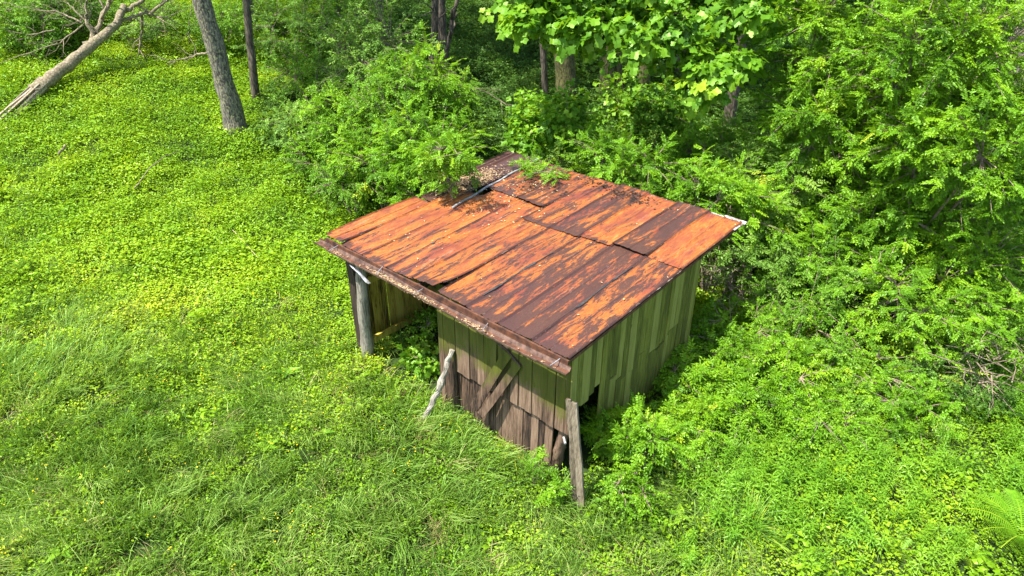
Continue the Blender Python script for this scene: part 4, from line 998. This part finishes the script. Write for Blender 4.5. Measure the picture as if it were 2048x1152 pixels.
# ================================================================== COUNTLESS GROUND PLANTS (instanced patches)
def patch_leaves(g, n, rad, hmax, ll, lw, kind='kite'):
    """a small patch of little leaves at several heights"""
    r = rad*np.sqrt(g.random(n)); a = g.uniform(0, 6.28, n); z = hmax*g.random(n)**.7*(1 - .35*(r/rad)**2)
    pos = np.stack([r*np.cos(a), r*np.sin(a), z], -1); d = rand_dirs(g, n, -.35, .35); up = np.tile([0, 0, 1.], (n, 1)) + g.normal(0, .42, (n, 3))
    v, q, t = kite(ll, lw, .15) if kind == 'kite' else leaf_blade(ll, lw)
    V, Q, Tr, tt = place((v, q, t, np.zeros(len(v))), pos, frames(d, up), g.uniform(.6, 1.3, n), np.clip(g.normal(.5, .2, n), 0, 1)); return [(V, Q, Tr, tt)]
def patch_grass(g, n, rad, l0, l1, wd, lean, flop=.5):
    r = rad*np.sqrt(g.random(n)); a = g.uniform(0, 6.28, n); x0 = r*np.cos(a); y0 = r*np.sin(a); ln = g.uniform(l0, l1, n)
    d = np.stack([lean + g.normal(0, .22, n), g.normal(0, .22, n), np.ones(n)], -1); d = norm(d); fl = g.uniform(.1, flop, n)*ln; hd = norm(np.stack([d[:, 0] + .2, d[:, 1], np.zeros(n)], -1))
    sd = np.stack([-hd[:, 1], hd[:, 0], np.zeros(n)], -1); sd = norm(sd + g.normal(0, .5, (n, 3))); V = []
    for f, k in ((0, 1), (.45, .9), (.78, .6), (1, .08)):
        c = np.stack([x0, y0, np.zeros(n)], -1) + d*(ln*f)[:, None] + hd*(fl*f*f)[:, None] - np.array([0, 0, 1.])*(fl*f**3*.7)[:, None]
        V += [c + sd*wd*k/2, c - sd*wd*k/2]
    V = np.stack(V, 1).reshape(-1, 3); o = (np.arange(n)*8)[:, None, None]; q = np.array([(0, 1, 3, 2), (2, 3, 5, 4), (4, 5, 7, 6)])[None] + o
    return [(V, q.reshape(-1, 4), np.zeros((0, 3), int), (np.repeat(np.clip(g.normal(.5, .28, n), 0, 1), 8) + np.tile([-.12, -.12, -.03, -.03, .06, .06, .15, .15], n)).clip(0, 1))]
def patch_lance(g, n, rad):
    out = []
    for i in range(n):
        tm = tm_lance(g, g.uniform(.3, .55)); r = rad*math.sqrt(g.random()); a = g.uniform(0, 6.28)
        d = norm(np.array([[math.cos(a*3), math.sin(a*3), g.normal(0, .15)]])); out.append(place(tm, np.array([[r*math.cos(a), r*math.sin(a), 0]]), frames(d, np.array([[g.normal(0, .15), g.normal(0, .15), 1.]])), np.array([1.]), np.array([g.uniform(.35, .65)])))
    return out
def stuff_field(name, mat, variants, pts, rot, scl, ptint):
    """one object: geometry nodes put a patch on every point"""
    me = bpy.data.meshes.new(name); n = len(pts); me.vertices.add(n); me.vertices.foreach_set('co', np.ascontiguousarray(pts, np.float32).ravel())
    for an, ty, dat, ky in (('prot', 'FLOAT_VECTOR', rot, 'vector'), ('pscl', 'FLOAT', scl, 'value'), ('ptint', 'FLOAT', ptint, 'value'), ('pidx', 'INT', np.random.default_rng(1).integers(0, len(variants), n), 'value')):
        a = me.attributes.new(an, ty, 'POINT'); a.data.foreach_set(ky, np.ascontiguousarray(dat, np.int32 if ty == 'INT' else np.float32).ravel())
    o = link(name, me); tag(o, kind='stuff')
    ng = bpy.data.node_groups.new(name, 'GeometryNodeTree'); ng.interface.new_socket('Geometry', in_out='INPUT', socket_type='NodeSocketGeometry'); ng.interface.new_socket('Geometry', in_out='OUTPUT', socket_type='NodeSocketGeometry')
    nd = ng.nodes; gi = nd.new('NodeGroupInput'); go = nd.new('NodeGroupOutput'); mp = nd.new('GeometryNodeMeshToPoints'); iop = nd.new('GeometryNodeInstanceOnPoints'); g2i = nd.new('GeometryNodeJoinGeometry')
    ng.links.new(gi.outputs[0], mp.inputs[0]); ng.links.new(mp.outputs[0], iop.inputs['Points'])
    for i, bt in enumerate(variants):
        vo = bpy.data.objects.new(name + '_patch', fol_mesh(name + '_patch', bt, M[mat]))
        oi = nd.new('GeometryNodeObjectInfo'); oi.inputs['Object'].default_value = vo; oi.inputs['As Instance'].default_value = True
        ng.links.new(oi.outputs['Geometry'], g2i.inputs[0])
    ng.links.new(g2i.outputs[0], iop.inputs['Instance']); iop.inputs['Pick Instance'].default_value = True
    def na(nm, ty):
        a = nd.new('GeometryNodeInputNamedAttribute'); a.data_type = ty; a.inputs[0].default_value = nm; return a.outputs[0]
    ng.links.new(na('pidx', 'INT'), iop.inputs['Instance Index'])
    e2r = nd.new('FunctionNodeEulerToRotation'); ng.links.new(na('prot', 'FLOAT_VECTOR'), e2r.inputs[0]); ng.links.new(e2r.outputs[0], iop.inputs['Rotation'])
    ng.links.new(na('pscl', 'FLOAT'), iop.inputs['Scale']); ng.links.new(iop.outputs[0], go.inputs[0])
    m = o.modifiers.new('patches', 'NODES'); m.node_group = ng
    return o
def fnoise(x, y, s, seed):
    g = np.random.default_rng(seed); v = 0
    for k in range(7):
        a = g.uniform(0, 6.28); f = s*g.uniform(.6, 1.9); v = v + np.sin((x*math.cos(a) + y*math.sin(a))*f + g.uniform(0, 6.28))/7
    return v*1.6
GS = np.random.default_rng(99)
def field_pts(dens, d0=2.2, d1=31, wide=.80, seed=0):
    g = np.random.default_rng(seed); n = int(dens*(d1 - d0)*((wide*d1 + 2.2)*2)); d = g.uniform(d0, d1, n); s = g.uniform(-1, 1, n)*(wide*d1 + 2.2); m = np.abs(s) < wide*d + 2.2; d, s = d[m], s[m]
    x, y = xy(d, s); return x, y, d, s, g
def not_shed(x, y, m=0.0): return ~((x > -4.9 - m) & (x < -.05 + m) & (y > .22 - m) & (y < 3.6 + m))
def tilt_rot(g, n, t=.12): return np.stack([g.normal(0, t, n), g.normal(0, t, n), g.uniform(0, 6.28, n)], -1)
g = np.random.default_rng(31)
# 1 small-leaved ground cover, everywhere but thinner in the grass
x, y, d, s, gg = field_pts(17, seed=1)
gx, gy = np.meshgrid(np.arange(-30, 16, .29), np.arange(-12, 30, .29)); gx = (gx + g.uniform(-.1, .1, gx.shape)).ravel(); gy = (gy + g.uniform(-.1, .1, gy.shape)).ravel(); gd, gs_ = ds(gx, gy)
k0 = (gd > 2.2) & (gd < 31) & (np.abs(gs_) < .8*gd + 2.2); filler = np.concatenate([np.zeros(len(x), bool), np.ones(int(k0.sum()), bool)])
x = np.concatenate([x, gx[k0]]); y = np.concatenate([y, gy[k0]]); d = np.concatenate([d, gd[k0]]); s = np.concatenate([s, gs_[k0]])
grassy = 1/(1 + np.exp((x + y*.55 + 1.0 - .0 + 1.6*fnoise(x, y, .5, 4))*-1.2))     # helper field, refined below
front = (d < 9.5 + .5*s*0) 
gm = 1/(1 + np.exp((d - 8.3 - .5*fnoise(x, y, .8, 5)*2 + .28*np.clip(s, -9, 9)*0 - np.where(s < 0, .12*-s, 0))*1.1))     # 1 = grass zone near the camera
gm = gm*np.where(s > 3.0, np.exp(-(s - 3.0)/1.2), 1)
keep = not_shed(x, y, .02) & (g.random(len(x)) < filler + (1 - .45*gm)*(1 - .6*np.clip((s - 1.9)/1.2, 0, 1)*np.clip((11.5 - d)/2, 0, 1)))
cover = [patch_leaves(g, 95, .27, .20, .046, .030) for _ in range(4)] + [patch_leaves(g, 70, .27, .24, .060, .034) for _ in range(3)] + [patch_leaves(g, 120, .27, .16, .036, .022) for _ in range(3)]
X, Y, D, S_ = x[keep], y[keep], d[keep], s[keep]; n = len(X)
pt = .49 + .34*fnoise(X, Y, .55, 6) + .22*fnoise(X, Y, 2.3, 66) + g.normal(0, .16, n) + .22*np.exp(-((D - 12)/3)**2)*np.exp(-((S_ + 4.2)/2.6)**2) - .45*np.clip((D - 17 - np.clip(-S_, 0, 9)*.3)/4, 0, 1)*(S_ > -7)  # last term darkens the far wood, putting its shade into the tint
P_, Rt, Sc, pt = np.stack([X, Y, T(X, Y) + g.uniform(-.05, .07, n)*(1 - .5*gm[keep])], -1), tilt_rot(g, n, .22), g.uniform(.8, 1.35, n)*(1 - .30*gm[keep])*np.where(D > 11, 1.1, 1)*np.where(filler[keep], .95, 1)*(1 + .22*fnoise(X, Y, 1.6, 67)), np.clip(pt, 0, 1)
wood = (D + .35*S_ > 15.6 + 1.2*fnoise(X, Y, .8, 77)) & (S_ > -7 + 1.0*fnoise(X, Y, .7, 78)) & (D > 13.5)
for nm_, mt_, k_ in (('ground_cover', 'leaf_cover', ~wood), ('ivy', 'leaf_ivy', wood)):  # same patches, recoloured dark inside the wood to paint its shade
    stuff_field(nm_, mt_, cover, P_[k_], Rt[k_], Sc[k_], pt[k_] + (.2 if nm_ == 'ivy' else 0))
# 2 meadow grass
x, y, d, s, gg = field_pts(52, 2.2, 17, .80, seed=2)
gm = 1/(1 + np.exp((d - 9.6 - 1.3*fnoise(x, y, .8, 5) - np.where(s < 0, .20*-s, 0))*1.3))
gm = gm*np.where(s > 2.6, np.exp(-(s - 2.6)/1.3), 1)*(.6 + .4*(fnoise(x, y, 1.3, 9) > -.25))
gm = np.maximum(gm, .9*((x > -3.0) & (x < .5) & (y > -1.3) & (y < .2)))
gm = np.maximum(gm, .10*(s < 2)*(fnoise(x, y, 1.1, 19) > .1))
keep = not_shed(x, y, .03) & (g.random(len(x)) < gm)
X, Y, D, S_ = x[keep], y[keep], d[keep], s[keep]; n = len(X)
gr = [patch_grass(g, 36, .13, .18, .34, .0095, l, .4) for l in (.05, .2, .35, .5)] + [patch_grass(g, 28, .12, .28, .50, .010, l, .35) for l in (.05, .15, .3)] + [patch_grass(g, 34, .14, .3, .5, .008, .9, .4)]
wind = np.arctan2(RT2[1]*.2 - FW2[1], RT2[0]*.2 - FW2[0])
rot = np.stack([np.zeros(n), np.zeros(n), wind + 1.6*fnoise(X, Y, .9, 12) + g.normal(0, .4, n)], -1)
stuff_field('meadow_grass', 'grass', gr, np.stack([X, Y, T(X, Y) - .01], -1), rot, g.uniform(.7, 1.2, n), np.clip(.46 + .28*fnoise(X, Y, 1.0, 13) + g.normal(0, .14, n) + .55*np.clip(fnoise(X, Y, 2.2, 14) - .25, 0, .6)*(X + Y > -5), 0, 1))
# 3 narrow-leaved weeds, right foreground
x, y, d, s, gg = field_pts(13, 3.5, 15, .85, seed=3)
lm_ = np.clip((s - 1.9 - .5*fnoise(x, y, .9, 21)*1.6)/1.2, 0, 1)*np.clip((d - 5.2 + .3*s*0)/1.5, 0, 1)*np.clip((11.5 - d)/2, 0, 1)*np.where(fnoise(x, y, 1.1, 22) > -.35, 1, .25)
keep = not_shed(x, y, .25) & (g.random(len(x)) < lm_)
X, Y = x[keep], y[keep]; n = len(X)
stuff_field('narrow_leaved_weeds', 'leaf_lance', [patch_lance(g, 9, .24) for _ in range(6)], np.stack([X, Y, T(X, Y) - .02], -1), tilt_rot(g, n, .1), g.uniform(.8, 1.25, n), np.clip(.5 + .25*fnoise(X, Y, .8, 23) + g.normal(0, .1, n), 0, 1))
# 4 understorey herbs: taller sprigs over the right side, behind the shed and in the wood
x, y, d, s, gg = field_pts(5.5, 6, 31, .82, seed=4)
um = np.clip((s - 1.6)/1.5, 0, 1)*np.clip((d - 7.2)/2, 0, 1); um = np.maximum(um, np.clip((d - 14.5 + .25*s - .6*fnoise(x, y, .6, 31))/2.0, 0, 1)*(s > -5.5)); um = np.maximum(um, np.clip((d - 22.5)/2, 0, 1))
keep = not_shed(x, y, .5) & (g.random(len(x)) < um)
X, Y, D, S_ = x[keep], y[keep], d[keep], s[keep]; n = len(X)
def patch_sprigs(g, kind, n, rad, h):
    r = rad*np.sqrt(g.random(n)); a = g.uniform(0, 6.28, n); pos = np.stack([r*np.cos(a), r*np.sin(a), h*g.uniform(.25, 1, n)], -1); dr = rand_dirs(g, n, -.3, .4)
    return scatter(kind, g, pos, dr, np.tile([0, 0, 1.], (n, 1)) + g.normal(0, .35, (n, 3)), g.uniform(.7, 1.2, n), np.clip(g.normal(.5, .12, n), 0, 1))
us = [patch_sprigs(g, k, nn, .38, hh) for k, nn, hh in (('small', 26, .45), ('small', 26, .6), ('sprig', 18, .5), ('ash', 18, .55), ('locust_s', 18, .6), ('small', 30, .35))]
P_, Rt, Sc = np.stack([X, Y, T(X, Y) - .02], -1), tilt_rot(g, n, .15), g.uniform(.75, 1.3, n)
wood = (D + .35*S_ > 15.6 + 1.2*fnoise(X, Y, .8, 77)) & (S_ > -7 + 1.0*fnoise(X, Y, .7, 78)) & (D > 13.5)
pt = (np.clip(.40 + .30*fnoise(X, Y, .6, 33) + g.normal(0, .12, n) - .35*np.clip((D - 16)/4, 0, 1), 0, 1))  # last term paints the wood's shade as a darker tint
for nm_, mt_, k_ in (('undergrowth', 'leaf_cover', ~wood), ('shaded_undergrowth', 'leaf_ivy', wood)):  # second field is a dark copy with the wood's shade in its colour
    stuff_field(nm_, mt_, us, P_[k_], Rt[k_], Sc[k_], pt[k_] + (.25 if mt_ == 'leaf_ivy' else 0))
# tall tufts of grass one can tell apart
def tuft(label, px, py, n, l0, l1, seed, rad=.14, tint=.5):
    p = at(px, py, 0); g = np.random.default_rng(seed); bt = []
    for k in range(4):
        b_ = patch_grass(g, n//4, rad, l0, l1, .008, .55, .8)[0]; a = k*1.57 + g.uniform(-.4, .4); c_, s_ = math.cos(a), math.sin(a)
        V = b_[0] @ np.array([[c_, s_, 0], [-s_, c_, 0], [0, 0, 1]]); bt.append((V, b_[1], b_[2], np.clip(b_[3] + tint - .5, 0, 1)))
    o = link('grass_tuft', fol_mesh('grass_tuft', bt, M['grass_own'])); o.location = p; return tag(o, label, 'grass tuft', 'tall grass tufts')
M['grass_own'] = leaf_mat('tuft_blade', (.028, .10, .010), (.08, .22, .014), (.19, .34, .035), tr=.3, gloss=.16)
tuft('large round tuft of fine grass at the bottom, right of the slab', 1485, 1060, 520, .3, .62, 1, .16)
tuft('grass tuft at the foot of the front wall by the prop stick', 905, 850, 260, .25, .5, 2)
tuft('pale grass tuft growing by the log post', 765, 700, 200, .2, .42, 3, .14, .65)
tuft('grass tuft growing at the mouth of the open bay', 800, 690, 200, .25, .5, 4, .14, .6)
tuft('dry pale grass tuft below the middle of the front wall', 1030, 905, 160, .2, .4, 5, .16, .9)

# dry stems, buttercups and a few bigger weed leaves
x, y, d, s, gg = field_pts(9, 2.2, 15, .80, seed=7)
km = np.clip(.30 + 2.0*np.clip(fnoise(x, y, 1.7, 14) - .15, 0, 1), 0, 1)*np.where(s > 3, .3, 1)*(d < 12); km = np.maximum(km, .75*((np.abs(x + .6) < 2.2) & (np.abs(y + 1.2) < 1.1)))
keep = not_shed(x, y, .05) & (g.random(len(x)) < km); X, Y = x[keep], y[keep]; n = len(X)
M['dry_blade'] = leaf_mat('dry_blade', (.16, .13, .04), (.34, .27, .11), (.52, .44, .22), inst=True, tr=.25, world_var=.2, yellow=(.6, .52, .30))
stuff_field('dry_grass', 'dry_blade', [patch_grass(g, 12, .16, .15, .42, .007, l, .7) for l in (.3, .8, 1.5, 2.2)], np.stack([X, Y, T(X, Y)], -1), np.stack([np.zeros(n), np.zeros(n), g.uniform(0, 6.28, n)], -1), g.uniform(.7, 1.2, n), g.random(n))
x, y, d, s, gg = field_pts(4, 4, 16, .80, seed=8)
keep = (g.random(len(x)) < np.clip(-s/8, 0, .5)) & (d < 13); X, Y = x[keep], y[keep]; n = len(X)
def flowers(g, n):
    a = g.uniform(0, 6.28, n); r = .2*np.sqrt(g.random(n)); pos = np.stack([r*np.cos(a), r*np.sin(a), g.uniform(.2, .34, n)], -1); v_, q_, t_ = kite(.022, .022, 0)
    return [place((v_, q_, t_, np.zeros(4)), pos, frames(rand_dirs(g, n, -.2, .2), np.tile([0, 0, 1.], (n, 1)) + g.normal(0, .2, (n, 3))), np.ones(n), np.full(n, .5))]
M['petal'] = leaf_mat('yellow_petal', (.55, .40, .01), (.65, .48, .01), (.75, .55, .02), inst=True, tr=.2, world_var=0, yellow=(.8, .6, .02))
stuff_field('buttercups', 'petal', [flowers(g, 3) for _ in range(3)], np.stack([X, Y, T(X, Y)], -1), np.stack([np.zeros(n), np.zeros(n), g.uniform(0, 6.28, n)], -1), np.ones(n), g.random(n))
x, y, d, s, gg = field_pts(2.4, 4, 24, .82, seed=9)
keep = not_shed(x, y, .3) & (g.random(len(x)) < (.35 + .6*(fnoise(x, y, .9, 41) > 0))*np.where((d < 10.5) & (s < 3), .18, 1)); X, Y = x[keep], y[keep]; n = len(X)
stuff_field('broad_weeds', 'leaf_cover', [patch_leaves(g, 22, .22, .32, .11, .065, 'blade') for _ in range(4)] + [patch_sprigs(g, 'sprig', 8, .2, .4)], np.stack([X, Y, T(X, Y)], -1), tilt_rot(g, n, .15), g.uniform(.7, 1.2, n), np.clip(.55 + g.normal(0, .2, n) - .3*np.clip((ds(X, Y)[0] - 17)/4, 0, 1), 0, 1))
